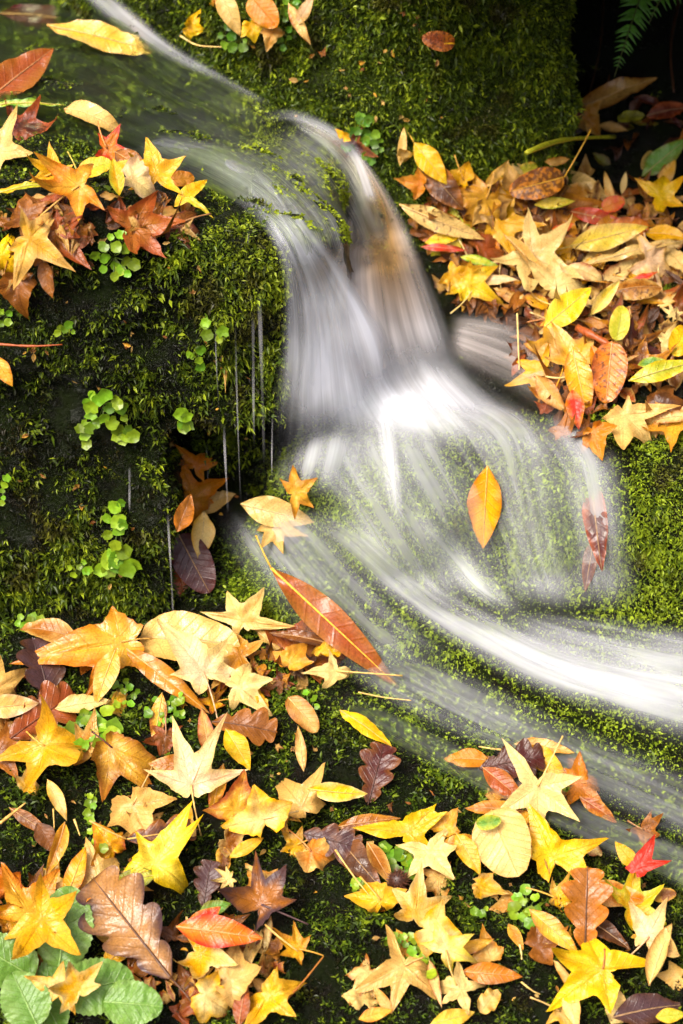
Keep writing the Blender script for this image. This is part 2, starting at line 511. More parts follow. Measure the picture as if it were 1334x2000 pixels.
# ------------------------------------------------------------------ water
def water_material():
    m, N, L, out = new_mat('running_water')
    uv = N('ShaderNodeUVMap', uv_map='UVMap')
    dn = N('ShaderNodeAttribute', attribute_name='dens')
    tn = N('ShaderNodeAttribute', attribute_name='tint')
    def streak(sx, sy, det, lo, hi):
        mp = N('ShaderNodeMapping'); mp.inputs['Scale'].default_value = (sx, sy, 1)
        L(uv.outputs[0], mp.inputs[0])
        n = N('ShaderNodeTexNoise', ins={'Scale': 1.0, 'Detail': det, 'Roughness': 0.55})
        n.inputs['Distortion'].default_value = 0.25
        L(mp.outputs[0], n.inputs['Vector'])
        r = N('ShaderNodeMapRange', ins={1: lo, 2: hi, 3: 0.0, 4: 1.0}); r.interpolation_type = 'SMOOTHSTEP'
        L(n.outputs['Fac'], r.inputs[0])
        return r.outputs[0]
    s1 = streak(58, 1.7, 2.0, 0.30, 0.72)
    s2 = streak(210, 3.0, 3.0, 0.32, 0.72)
    s3 = streak(9, 3.0, 1.0, 0.34, 0.66)
    def math_(op, a, b=None, c=None):
        n = N('ShaderNodeMath', operation=op)
        for i, v in enumerate((a, b, c)):
            if v is None: continue
            if isinstance(v, (int, float)): n.inputs[i].default_value = v
            else: L(v, n.inputs[i])
        return n.outputs[0]
    st = math_('ADD', math_('MULTIPLY', s1, 0.62), math_('ADD', math_('MULTIPLY', s2, 0.24), math_('MULTIPLY', s3, 0.62)))
    # thin water breaks into strands, thick water closes up
    d = dn.outputs['Fac']
    fac = math_('MULTIPLY', d, math_('ADD', 0.17, math_('MULTIPLY', st, 0.74)))
    fac = math_('ADD', fac, math_('MULTIPLY', math_('POWER', d, 3.0), 0.30))
    fac = math_('MINIMUM', fac, 0.88)
    foamcol = N('ShaderNodeMixRGB', ins={'Color1': (0.85, 0.87, 0.93, 1), 'Color2': (0.56, 0.33, 0.13, 1)})
    L(tn.outputs['Fac'], foamcol.inputs['Fac'])
    df = N('ShaderNodeBsdfDiffuse'); tr = N('ShaderNodeBsdfTranslucent')
    L(foamcol.outputs[0], df.inputs[0]); L(foamcol.outputs[0], tr.inputs[0])
    foam = N('ShaderNodeMixShader', ins={0: 0.25}); L(df.outputs[0], foam.inputs[1]); L(tr.outputs[0], foam.inputs[2])
    bp = N('ShaderNodeBump', ins={'Strength': 0.5, 'Distance': 0.01}); L(st, bp.inputs['Height'])
    gl = N('ShaderNodeBsdfGlossy', ins={'Roughness': 0.16, 'Color': (0.9, 0.93, 1, 1)}); L(bp.outputs[0], gl.inputs['Normal'])
    tp = N('ShaderNodeBsdfTransparent', ins={'Color': (0.98, 0.985, 0.96, 1)})
    # deep running water blurs what lies under it
    rf = N('ShaderNodeBsdfRefraction', ins={'Roughness': 0.42, 'IOR': 1.12, 'Color': (0.84, 0.92, 0.66, 1)}); L(bp.outputs[0], rf.inputs['Normal'])
    dp = N('ShaderNodeAttribute', attribute_name='deep')
    body = N('ShaderNodeMixShader'); L(dp.outputs['Fac'], body.inputs[0]); L(tp.outputs[0], body.inputs[1]); L(rf.outputs[0], body.inputs[2])
    fr = N('ShaderNodeFresnel', ins={'IOR': 1.33}); L(bp.outputs[0], fr.inputs['Normal'])
    frm = math_('MULTIPLY', fr.outputs[0], 0.13)
    clear = N('ShaderNodeMixShader'); L(frm, clear.inputs[0]); L(body.outputs[0], clear.inputs[1]); L(gl.outputs[0], clear.inputs[2])
    # toward its edges the film thins out to nothing
    ed = N('ShaderNodeAttribute', attribute_name='edge')
    mx = N('ShaderNodeMixShader'); L(fac, mx.inputs[0]); L(clear.outputs[0], mx.inputs[1]); L(foam.outputs[0], mx.inputs[2])
    none = N('ShaderNodeBsdfTransparent')
    fin = N('ShaderNodeMixShader'); L(ed.outputs['Fac'], fin.inputs[0]); L(none.outputs[0], fin.inputs[1]); L(mx.outputs[0], fin.inputs[2])
    L(fin.outputs[0], out.inputs[0])
    return m
M_WATER = water_material()

def resample(pts, n):
    """Catmull-Rom through control points, n even steps by chord length. nan in a column is kept as nan."""
    P = np.array([[*p, np.nan][:3] for p in pts], float)
    k = np.concatenate([[0], np.cumsum(np.linalg.norm(np.diff(P[:, :2], axis=0), axis=1))]); k /= k[-1]
    t = np.linspace(0, 1, n)
    Q = np.vstack([2 * P[0] - P[1], P, 2 * P[-1] - P[-2]])
    Q[0, 2], Q[-1, 2] = P[0, 2], P[-1, 2]
    i = np.clip(np.searchsorted(k, t, 'right') - 1, 0, len(P) - 2)
    f = ((t - k[i]) / (k[i + 1] - k[i]))[:, None]
    a, b, c, d = Q[i], Q[i + 1], Q[i + 2], Q[i + 3]
    r = 0.5 * (2 * b + (c - a) * f + (2 * a - 5 * b + 4 * c - d) * f ** 2 + (3 * b - a - 3 * c + d) * f ** 3)
    return r, k, t

WATER_N = [0]
def sheet(name, left, right, dens, off=0.014, nu=26, nv=70, soft=0.22, ends=(0.06, 0.06), tint=0.0, smooth=14, wob=0.004, film=1.0, fall=None, deep=0.0):
    """A skin of water between two banks, lying on the rock it runs over (or in the air where a depth is given)."""
    Lp, k, t = resample(left, nv); Rp, _, _ = resample(right, nv)
    u = np.linspace(0, 1, nu)
    G = Lp[:, None, :] * (1 - u[None, :, None]) + Rp[:, None, :] * u[None, :, None]
    D = G[..., 2].copy(); free = ~np.isnan(D)
    H = np.zeros_like(D)
    for i in range(nv):
        for j in range(nu):
            H[i, j] = depth_of(hit(G[i, j, 0], G[i, j, 1])[0])
    D = np.where(free, D, H - off)
    for _ in range(smooth):
        E = np.pad(D, 1, mode='edge')
        D = (E[1:-1, 1:-1] * 2 + E[:-2, 1:-1] + E[2:, 1:-1] + E[1:-1, :-2] + E[1:-1, 2:]) / 6
    if fall is not None:                                  # from here on the water leaves the rock and drops straight down
        i0 = int(fall * (nv - 1))
        D[i0:] = D[i0] + 0.577 * (G[i0:, :, 1] - G[i0, :, 1]) * D[i0] / FPX
    D = np.minimum(D, H - 0.005)
    for _ in range(3):
        E = np.pad(D, 1, mode='edge')
        D = (E[1:-1, 1:-1] * 2 + E[:-2, 1:-1] + E[2:, 1:-1] + E[1:-1, :-2] + E[1:-1, 2:]) / 6
    V = np.stack([at_depth(G[i, j, 0], G[i, j, 1], D[i, j]) for i in range(nv) for j in range(nu)])
    WATER_N[0] += 1
    seed = WATER_N[0] * 7
    vl = np.concatenate([[0], np.cumsum(np.linalg.norm(np.diff(V.reshape(nv, nu, 3)[:, nu // 2], axis=0), axis=1))])
    wd = np.linalg.norm(V.reshape(nv, nu, 3)[:, 0] - V.reshape(nv, nu, 3)[:, -1], axis=1).mean()
    UU, VVv = np.meshgrid(u * wd, vl); U2, T2 = np.meshgrid(u, t)
    lane = fbm(np.stack([UU.ravel() * 1.0, VVv.ravel() * 0.16, np.full(UU.size, seed * 1.7)], 1), 0.02, 2, seed)
    V = V + (-FWD * 0.6 + UPV * 0.4) * (lane * wob * 2)[:, None]
    if np.ndim(dens) == 0: dens = [dens, dens]
    dv = np.interp(T2.ravel(), np.linspace(0, 1, len(dens)), dens)
    prof = sstep(0, soft, U2) * sstep(0, soft, 1 - U2)
    en = sstep(0, max(ends[0], 1e-3), T2) * sstep(0, max(ends[1], 1e-3), 1 - T2)
    wave = 1 + 0.35 * fbm(np.stack([UU.ravel(), VVv.ravel() * 0.5, np.full(UU.size, seed * 0.37)], 1), 0.05, 2, seed + 3)
    tv = np.full(UU.size, 0.0) if np.ndim(tint) == 0 and tint == 0 else (
        np.full(UU.size, float(tint)) if np.ndim(tint) == 0 else np.interp(T2.ravel(), np.linspace(0, 1, len(tint)), tint) * np.exp(-((U2.ravel() - 0.62) / 0.30) ** 2))
    gi = np.arange(nv * nu).reshape(nv, nu)
    F = np.stack([gi[:-1, :-1].ravel(), gi[:-1, 1:].ravel(), gi[1:, 1:].ravel(), gi[1:, :-1].ravel()], 1)
    o = mesh_from(name, V, F, M_WATER, attrs={'dens': np.clip(dv * wave * (prof * en).ravel() ** 0.8, 0, 1), 'tint': tv, 'deep': np.full(UU.size, deep),
                                             'edge': np.clip((prof * en).ravel() * film, 0, 1) * np.clip(1 + 1.2 * lane, 0.3, 1)},
                  uv=np.stack([UU.ravel() + seed * 3.1, VVv.ravel()], 1))
    o['kind'] = 'structure'
    return o

sheet('stream_water', [(-80, -60), (150, -30), (330, 98), (450, 158), (548, 212), (600, 235)],
      [(-80, 250), (120, 285), (280, 330), (420, 385), (500, 440), (548, 480)], [0.006, 0.01, 0.016, 0.05, 0.18], off=0.026, deep=0.75, nu=40, soft=0.1, ends=(0.01, 0.3), smooth=30)
sheet('stream_water', [(100, -60), (205, 45), (300, 108), (420, 165), (540, 225)], [(175, -60), (270, 20), (345, 84), (455, 150), (548, 208)], [0.4, 0.6, 0.4, 0.12, 0.12], off=0.022, nu=16, nv=60, soft=0.45, ends=(0.1, 0.15))
sheet('stream_water', [(230, 300), (380, 335), (480, 405), (535, 500)], [(330, 252), (450, 282), (545, 352), (600, 470)], [0.05, 0.36, 0.42, 0.35], off=0.020, nu=22, nv=50, soft=0.42)
sheet('stream_water', [(440, 255), (575, 245), (660, 305), (700, 420)], [(470, 212), (585, 210), (700, 276), (765, 400)], [0.05, 0.32, 0.6, 0.6], off=0.024, nu=18, nv=50, soft=0.45, ends=(0.45, 0.1))

sheet('stream_water', [(300, 300), (430, 385), (535, 462), (560, 560)], [(555, 208), (690, 282), (752, 400), (790, 500)], [0.05, 0.14, 0.17, 0.3], off=0.021, deep=0.35, nu=40, nv=50, soft=0.14, ends=(0.3, 0.2))
# the fall: a film over the round shoulder of the rock and a free sheet that leaves its lip
sheet('waterfall', [(340, 320), (440, 385), (520, 465), (546, 560), (540, 680), (520, 800), (500, 920)],
      [(500, 262), (560, 340), (615, 440), (700, 540), (770, 640), (805, 740), (825, 830)], [0.03, 0.2, 0.42, 0.52, 0.7, 0.9, 0.95], off=0.020, nu=52, nv=100, soft=0.2, ends=(0.2, 0.34), fall=0.5)
sheet('waterfall', [(520, 470), (560, 560), (560, 680), (540, 780), (520, 930)],
      [(650, 440), (690, 540), (730, 660), (770, 760), (810, 880)], [0.3, 0.4, 0.6, 0.85, 0.9], off=0.042, nu=40, nv=80, soft=0.35, ends=(0.3, 0.4), fall=0.35)
sheet('waterfall', [(610, 420), (640, 480), (660, 560), (682, 680), (715, 840), (750, 1010), (770, 1100)],
      [(660, 420), (705, 480), (745, 560), (775, 680), (790, 840), (800, 1010), (808, 1100)], [0.2, 0.45, 0.55, 0.52, 0.42, 0.34, 0.2], off=0.045, nu=18, nv=90, soft=0.45, ends=(0.3, 0.2))
sheet('waterfall', [(548, 228), (645, 305), (680, 400, 3.08), (632, 510, 2.95), (610, 640, 2.925), (620, 760, 2.94)],
      [(556, 212), (684, 276, 3.2), (782, 405, 3.185), (848, 540, 3.165), (892, 650, 3.155), (935, 755, 3.145)], [0.25, 0.5, 0.6, 0.6, 0.85, 0.9], nu=40, nv=90, soft=0.17, ends=(0.1, 0.2), tint=[0.1, 0.6, 1.1, 1.1, 0.35, 0])
sheet('waterfall', [(655, 430), (640, 520), (640, 620), (650, 720)], [(735, 430), (770, 520), (800, 620), (830, 720)], [0.3, 0.5, 0.6, 0.6], off=0.03, nu=24, nv=50, soft=0.45, ends=(0.3, 0.3), fall=0.2)
# where it strikes: white water in several skins
sheet('white_water', [(545, 580), (530, 700), (530, 800), (540, 900)], [(860, 580), (910, 690), (975, 780), (1030, 870)], [0.25, 0.75, 0.85, 0.65], off=0.032, nu=40, nv=50, soft=0.35, ends=(0.5, 0.35))
sheet('white_water', [(570, 610), (545, 730), (560, 820), (600, 900)], [(895, 600), (960, 720), (1050, 795), (1110, 870)], [0.25, 0.7, 0.75, 0.45], off=0.05, nu=40, nv=50, soft=0.4, ends=(0.5, 0.4))
sheet('white_water', [(620, 680), (600, 760), (620, 830), (650, 900)], [(900, 680), (1010, 770), (1090, 840), (1150, 910)], [0.2, 0.6, 0.65, 0.35], off=0.026, nu=30, nv=40, soft=0.45, ends=(0.4, 0.4))
sheet('white_water', [(860, 700), (950, 760), (1060, 820), (1130, 880)], [(870, 595), (985, 600), (1075, 645), (1130, 710)], [0.7, 0.55, 0.4, 0.1], off=0.02, nu=30, nv=40, soft=0.42, ends=(0.15, 0.4), tint=0.35)
sheet('white_water', [(505, 800), (480, 880), (470, 950), (490, 1010)], [(790, 780), (800, 850), (780, 920), (740, 980)], [0.25, 0.5, 0.4, 0.1], off=0.03, nu=36, nv=44, soft=0.45, ends=(0.45, 0.5))
# over the mossy ledge: one wide veil and the heavier runs in it
sheet('cascade', [(540, 810), (560, 920), (640, 1030), (720, 1130), (800, 1200)], [(1130, 800), (1220, 900), (1245, 1020), (1255, 1130), (1265, 1215)], [0.5, 0.27, 0.23, 0.2, 0.22], off=0.028, deep=0.1, nu=64, nv=60, soft=0.16, ends=(0.2, 0.2))
sheet('cascade', [(720, 810), (840, 838), (915, 920), (945, 1040), (975, 1140), (1010, 1225)],
      [(940, 730), (1080, 820), (1100, 930), (1120, 1040), (1150, 1140), (1190, 1215)], [0.55, 0.56, 0.40, 0.30, 0.25, 0.28], off=0.022, deep=0.08, nu=40, nv=70, soft=0.4, ends=(0.2, 0.2))
sheet('cascade', [(980, 780), (1045, 880), (1070, 1040), (1100, 1210)], [(1110, 790), (1225, 890), (1262, 1040), (1285, 1215)], [0.42, 0.38, 0.28, 0.28], off=0.018, nu=30, nv=60, soft=0.5, ends=(0.25, 0.2))
sheet('cascade', [(530, 820), (560, 890), (640, 980), (700, 1080), (760, 1160)], [(770, 800), (860, 850), (925, 950), (965, 1080), (1010, 1200)], [0.6, 0.16, 0.10, 0.12, 0.25], off=0.018, nu=40, nv=60, soft=0.25, ends=(0.2, 0.2))
# down the stream bed
sheet('stream_water', [(820, 1150), (960, 1290), (1160, 1390), (1380, 1460), (1720, 1568)], [(930, 1120), (1080, 1190), (1230, 1215), (1380, 1225), (1720, 1247)], [0.24, 0.32, 0.32, 0.32], off=0.03, nu=40, nv=60, soft=0.3, ends=(0.3, 0.0), wob=0.008)
sheet('stream_water', [(440, 1000), (590, 1060), (690, 1135), (790, 1215), (910, 1295), (1050, 1370), (1200, 1430), (1380, 1490), (1720, 1603)],
      [(640, 930), (740, 1000), (820, 1080), (900, 1140), (1000, 1190), (1100, 1235), (1220, 1260), (1380, 1280), (1720, 1322)], [0.3, 0.36, 0.42, 0.42, 0.38, 0.34, 0.33, 0.33], off=0.024, deep=0.15, nu=40, nv=100, soft=0.42, ends=(0.15, 0.0))
sheet('stream_water', [(755, 970), (820, 1070), (890, 1160), (1000, 1225)], [(805, 970), (905, 1050), (980, 1135), (1070, 1200)], [0.2, 0.5, 0.55, 0.5], off=0.024, nu=20, nv=40, soft=0.45, ends=(0.3, 0.3))
sheet('stream_water', [(900, 1195), (1060, 1275), (1210, 1330), (1380, 1390), (1720, 1510)], [(1000, 1180), (1130, 1185), (1250, 1195), (1380, 1210), (1720, 1249)], [0.3, 0.34, 0.34, 0.34], off=0.022, nu=30, nv=50, soft=0.35, ends=(0.3, 0.0))
sheet('stream_water', [(395, 985), (430, 1080), (500, 1180), (610, 1280), (760, 1360)], [(570, 960), (670, 1035), (750, 1120), (850, 1215), (980, 1300)], [0.4, 0.32, 0.24, 0.18, 0.08], off=0.026, deep=0.2, nu=34, nv=60, soft=0.32, ends=(0.2, 0.3))
sheet('stream_water', [(490, 1170), (610, 1300), (780, 1405), (990, 1500), (1380, 1680), (1720, 1836)], [(690, 1140), (860, 1265), (1010, 1345), (1160, 1415), (1380, 1500), (1720, 1631)], [0.13, 0.21, 0.18, 0.15, 0.13], deep=0.3, off=0.027, nu=40, nv=70, soft=0.35, ends=(0.25, 0.0), smooth=24)
sheet('stream_water', [(560, 1345), (700, 1425), (850, 1510), (1050, 1610), (1380, 1770), (1720, 1934)], [(640, 1310), (790, 1395), (1000, 1490), (1150, 1560), (1380, 1660), (1720, 1807)], [0.02, 0.06, 0.09, 0.10, 0.10], deep=0.5, off=0.02, nu=36, nv=70, soft=0.3, ends=(0.15, 0.0))

def trickle(x0, y0, y1, w, dens=0.5):
    p, n = hit(x0, y0)
    p = p + n * 0.012
    z1 = p[2] - (y1 - y0) * depth_of(p) / FPX / math.cos(PITCH)
    nv = 24; t = np.linspace(0, 1, nv); ring = 6
    c = np.stack([p[0] + 0.0012 * np.sin(t * 3 + x0), p[1] - 0.012 * t ** 0.5 + 0 * t, p[2] + (z1 - p[2]) * t], 1)
    rad = 0.33 * w * depth_of(p) / FPX * (1.0 - 0.45 * t) * (1 + 0.12 * np.sin(t * 11 + x0))
    a = np.arange(ring) * 2 * math.pi / ring
    V = np.stack([np.stack([c[:, 0] + rad * math.cos(q), c[:, 1] + rad * math.sin(q), c[:, 2]], 1) for q in a], 1).reshape(-1, 3)
    gi = np.arange(nv * ring).reshape(nv, ring)
    F = np.stack([gi[:-1].ravel(), np.roll(gi, -1, 1)[:-1].ravel(), np.roll(gi, -1, 1)[1:].ravel(), gi[1:].ravel()], 1)
    tt = np.repeat(t, ring)
    o = mesh_from('water_trickle', V, F, M_WATER, attrs={'dens': dens * sstep(0, 0.1, tt) * sstep(0, 0.15, 1 - tt), 'tint': np.full(len(V), 0.12), 'deep': np.zeros(len(V)),
                  'edge': 0.42 * sstep(0, 0.3, tt) * sstep(0, 0.4, 1 - tt) * (0.65 + 0.35 * np.sin(tt * 9 + x0))}, uv=np.stack([np.tile(a * 0.002, nv) + x0, tt * 0.3], 1))
    o['kind'] = 'structure'
for q in [(508, 545, 900, 13), (492, 600, 870, 10), (456, 600, 990, 6), (438, 815, 1000, 8), (408, 850, 1015, 7), (357, 880, 1080, 6),
          (320, 985, 1235, 7), (364, 1000, 1265, 6), (486, 455, 560, 9), (253, 905, 1000, 8), (530, 800, 930, 6), (425, 620, 800, 4)]:
    trickle(*q)
# ------------------------------------------------------------------ leaves
PAL = dict(yellow=(0.78, 0.40, 0.006), bright=(0.80, 0.53, 0.008), gold=(0.74, 0.39, 0.030), orange=(0.62, 0.19, 0.008), amber=(0.54, 0.22, 0.015),
           tan=(0.62, 0.36, 0.085), beige=(0.74, 0.50, 0.16), cream=(0.78, 0.57, 0.20), pink=(0.76, 0.50, 0.27), brown=(0.22, 0.075, 0.014),
           umber=(0.09, 0.034, 0.012), maroon=(0.085, 0.018, 0.014), red=(0.62, 0.035, 0.015), rust=(0.34, 0.075, 0.015), lime=(0.46, 0.46, 0.02),
           green=(0.13, 0.30, 0.03), purple=(0.085, 0.042, 0.042), straw=(0.68, 0.44, 0.12), olive=(0.20, 0.20, 0.02), chestnut=(0.36, 0.125, 0.014),
           peach=(0.76, 0.44, 0.11), lemon=(0.76, 0.56, 0.05))

def leaf_material():
    m, N, L, out = new_mat('autumn_leaf')
    ca = N('ShaderNodeAttribute', attribute_name='ca'); cb = N('ShaderNodeAttribute', attribute_name='cb')
    lp = N('ShaderNodeAttribute', attribute_name='lp'); pr = N('ShaderNodeAttribute', attribute_name='pr')
    uv = N('ShaderNodeUVMap', uv_map='UVMap')
    sp = N('ShaderNodeSeparateColor'); L(pr.outputs['Color'], sp.inputs[0])      # r: vein, g: spots, b: rim
    def math_(op, a, b=None, c=None, clamp=False):
        n = N('ShaderNodeMath', operation=op); n.use_clamp = clamp
        for i, v in enumerate((a, b, c)):
            if v is None: continue
            if isinstance(v, (int, float)): n.inputs[i].default_value = v
            else: L(v, n.inputs[i])
        return n.outputs[0]
    n1 = N('ShaderNodeTexNoise', ins={'Scale': 2.4, 'Detail': 5.0, 'Roughness': 0.62}); L(lp.outputs['Vector'], n1.inputs['Vector'])
    n2 = N('ShaderNodeTexNoise', ins={'Scale': 15.0, 'Detail': 3.0, 'Roughness': 0.6}); L(lp.outputs['Vector'], n2.inputs['Vector'])
    n3 = N('ShaderNodeTexNoise', ins={'Scale': 60.0, 'Detail': 2.0}); L(lp.outputs['Vector'], n3.inputs['Vector'])
    blot = math_('ADD', n1.outputs['Fac'], math_('MULTIPLY', sp.outputs[2], 0.34))
    r = N('ShaderNodeMapRange', ins={1: 0.52, 2: 0.84}); L(blot, r.inputs[0])
    edge_brown = N('ShaderNodeMapRange', ins={1: 0.80, 2: 1.02, 3: 0.0, 4: 0.5}); L(math_('ADD', math_('MULTIPLY', n2.outputs['Fac'], 0.55), math_('MULTIPLY', sp.outputs[2], 0.52)), edge_brown.inputs[0])
    mx = N('ShaderNodeMixRGB'); L(r.outputs[0], mx.inputs[0]); L(ca.outputs['Color'], mx.inputs[1]); L(cb.outputs['Color'], mx.inputs[2])
    # side veins, read off the lobe's own length and breadth
    su = N('ShaderNodeSeparateXYZ'); L(uv.outputs[0], su.inputs[0])
    ph = math_('FRACT', math_('MULTIPLY', math_('SUBTRACT', su.outputs[0], math_('MULTIPLY', math_('ABSOLUTE', su.outputs[1]), 0.75)), 9.0))
    line = math_('SUBTRACT', 1.0, math_('MULTIPLY', math_('ABSOLUTE', math_('SUBTRACT', ph, 0.5)), 9.0), clamp=True)
    vein = math_('MAXIMUM', sp.outputs[0], math_('MULTIPLY', line, 0.42))
    vm = N('ShaderNodeMixRGB', blend_type='MULTIPLY', ins={'Color2': (0.70, 0.50, 0.30, 1)}); L(math_('MULTIPLY', vein, 0.65), vm.inputs[0]); L(mx.outputs[0], vm.inputs[1])
    # brown specks and blotches
    th = math_('SUBTRACT', 1.0, math_('MULTIPLY', sp.outputs[1], 0.55))
    sr = N('ShaderNodeMapRange', ins={3: 0.0, 4: 1.0}); L(n2.outputs['Fac'], sr.inputs[0]); L(math_('SUBTRACT', th, 0.08), sr.inputs[1]); L(th, sr.inputs[2])
    sm = N('ShaderNodeMixRGB', ins={'Color2': (0.10, 0.030, 0.010, 1)}); L(math_('MULTIPLY', sr.outputs[0], 0.8), sm.inputs[0]); eb = N('ShaderNodeMixRGB', ins={'Color2': (0.22, 0.075, 0.015, 1)}); L(edge_brown.outputs[0], eb.inputs[0]); L(vm.outputs[0], eb.inputs[1]); L(eb.outputs[0], sm.inputs[1])
    g = N('ShaderNodeMapRange', ins={1: 0.25, 2: 0.75, 3: 0.66, 4: 1.12}); L(n3.outputs['Fac'], g.inputs[0])
    hs = N('ShaderNodeHueSaturation', ins={'Saturation': 1.0}); L(g.outputs[0], hs.inputs['Value']); L(sm.outputs[0], hs.inputs['Color'])
    b = N('ShaderNodeBsdfPrincipled', ins={'Roughness': 0.36, 'Specular IOR Level': 0.38}); L(hs.outputs[0], b.inputs['Base Color'])
    rr = N('ShaderNodeMapRange', ins={1: 0.3, 2: 0.7, 3: 0.10, 4: 0.40}); L(n1.outputs['Fac'], rr.inputs[0]); L(rr.outputs[0], b.inputs['Roughness'])
    bp = N('ShaderNodeBump', ins={'Strength': 0.55, 'Distance': 0.0022})
    L(math_('ADD', math_('MULTIPLY', vein, 0.7), math_('ADD', math_('MULTIPLY', n2.outputs['Fac'], 0.6), math_('MULTIPLY', n3.outputs['Fac'], 0.25))), bp.inputs['Height'])
    L(bp.outputs[0], b.inputs['Normal'])
    t = N('ShaderNodeBsdfTranslucent'); L(hs.outputs[0], t.inputs[0])
    ms = N('ShaderNodeMixShader', ins={0: 0.22}); L(b.outputs[0], ms.inputs[1]); L(t.outputs[0], ms.inputs[2]); L(ms.outputs[0], out.inputs[0])
    return m
M_LEAF = leaf_material()

def plain_mat(name, rough=0.5):
    m, N, L, out = new_mat(name)
    a = N('ShaderNodeAttribute', attribute_name='col')
    b = N('ShaderNodeBsdfPrincipled', ins={'Roughness': rough, 'Specular IOR Level': 0.4})
    g = N('ShaderNodeNewGeometry'); n = N('ShaderNodeTexNoise', ins={'Scale': 220.0, 'Detail': 4.0}); L(g.outputs['Position'], n.inputs['Vector'])
    r = N('ShaderNodeMapRange', ins={1: 0.3, 2: 0.7, 3: 0.6, 4: 1.2}); L(n.outputs['Fac'], r.inputs[0])
    hs = N('ShaderNodeHueSaturation'); L(r.outputs[0], hs.inputs['Value']); L(a.outputs['Color'], hs.inputs['Color'])
    bp = N('ShaderNodeBump', ins={'Strength': 0.4, 'Distance': 0.002}); L(n.outputs['Fac'], bp.inputs['Height']); L(bp.outputs[0], b.inputs['Normal'])
    L(hs.outputs[0], b.inputs['Base Color']); L(b.outputs[0], out.inputs[0])
    return m
M_STEM = plain_mat('leaf_stalk', 0.42)

def star_leaf(rs, lobes, nring=6, core=0.30, bends=None, cup=0.0, fold=0.16, rough=0.05, na=54):
    """A palmate leaf round its junction; lobes: (angle, length, half width). Returns verts, quads/tris, uv, vein, rim."""
    la = np.array([l[0] for l in lobes]); ll = np.array([l[1] for l in lobes]); lw = np.array([l[2] for l in lobes])
    th = np.linspace(-math.pi, math.pi, na, endpoint=False)
    th = np.sort(np.concatenate([th, la, la + 0.035, la - 0.035]))
    th = np.unique(np.round(th, 4))
    rr = np.linspace(0.02, 1.15, 220)
    R = np.full(len(th), core * 0.72)
    for a, l, w in zip(la, ll, lw):
        d = (th - a + math.pi) % (2 * math.pi) - math.pi
        s = rr[None, :] * np.cos(d)[:, None]; h = np.abs(rr[None, :] * np.sin(d)[:, None])
        t = np.clip(s / l, 0, 1)
        prof = np.where(t < 0.26, 0.92 + 0.08 * np.sin(t / 0.26 * math.pi / 2), np.maximum(1 - ((t - 0.26) / 0.74) ** 0.98, 0))
        ok = (h <= w * prof + 1e-4) & (s > 0) & (s <= l)
        R = np.maximum(R, np.where(ok, rr[None, :], 0).max(1))
    back = np.abs(th) > 2.75
    R = np.where(back, np.minimum(R, core * (0.35 + 0.9 * (math.pi - np.abs(th)))), R)
    R = R * (1 + 0.025 * np.sin(th * 37 + rs.rand() * 6) + 0.02 * rs.normal(0, 1, len(th)) * (R < 0.9))
    f = np.linspace(0, 1, nring + 1)[1:] ** 0.85
    n = len(th)
    X = np.concatenate([[0], (f[:, None] * R * np.cos(th)).ravel()]); Y = np.concatenate([[0], (f[:, None] * R * np.sin(th)).ravel()])
    TH = np.concatenate([[0], np.tile(th, nring)])
    D = (TH[:, None] - la[None] + math.pi) % (2 * math.pi) - math.pi
    wts = np.exp(-(D / 0.36) ** 2); wts /= wts.sum(1, keepdims=True)
    r = np.hypot(X, Y)
    near = np.abs(D).argmin(1)
    dn = D[np.arange(len(D)), near]
    S = r * np.cos(dn); Hh = r * np.sin(dn)
    if bends is None: bends = rs.normal(0.05, 0.58, len(la))
    sn = r / (wts @ ll)
    Z = (wts @ bends) * sn ** 2.4 * (wts @ ll) + fold * np.abs(Hh) * sstep(0, 0.25, r) + cup * r ** 2
    P = np.stack([X, Y, np.full_like(X, rs.rand() * 50)], 1)
    al = rs.rand() * math.pi; cyl = X * math.cos(al) + Y * math.sin(al)
    Z = Z + rs.normal(0.0, 0.42) * (rough / 0.085) * cyl ** 2
    Z = Z + rough * (1.3 * perlin(P * 2.2, 3) + 0.7 * perlin(P * 6.0, 5)) * sstep(0, 0.3, r) * 1.6
    # lobes that curl in or out draw their tips back
    sh = 1 - 0.30 * np.clip(np.abs(wts @ bends), 0, 1.2) * sn ** 2
    V = np.stack([X * sh, Y * sh, Z], 1)
    fan = np.stack([np.zeros(n, int), 1 + np.arange(n), 1 + (np.arange(n) + 1) % n], 1)
    T = [fan]
    for k in range(nring - 1):
        a = 1 + k * n + np.arange(n); b = 1 + k * n + (np.arange(n) + 1) % n
        T += [np.stack([a, a + n, b + n], 1), np.stack([a, b + n, b], 1)]
    on_axis = np.abs(dn) < 0.012
    vein = np.where(on_axis, 1.0, 0.0) * (1 - 0.5 * sn); vein[0] = 0.6
    rim = np.concatenate([[0], np.repeat(f, n)]) ** 2
    return V, np.concatenate(T), np.stack([S, Hh], 1), vein, rim

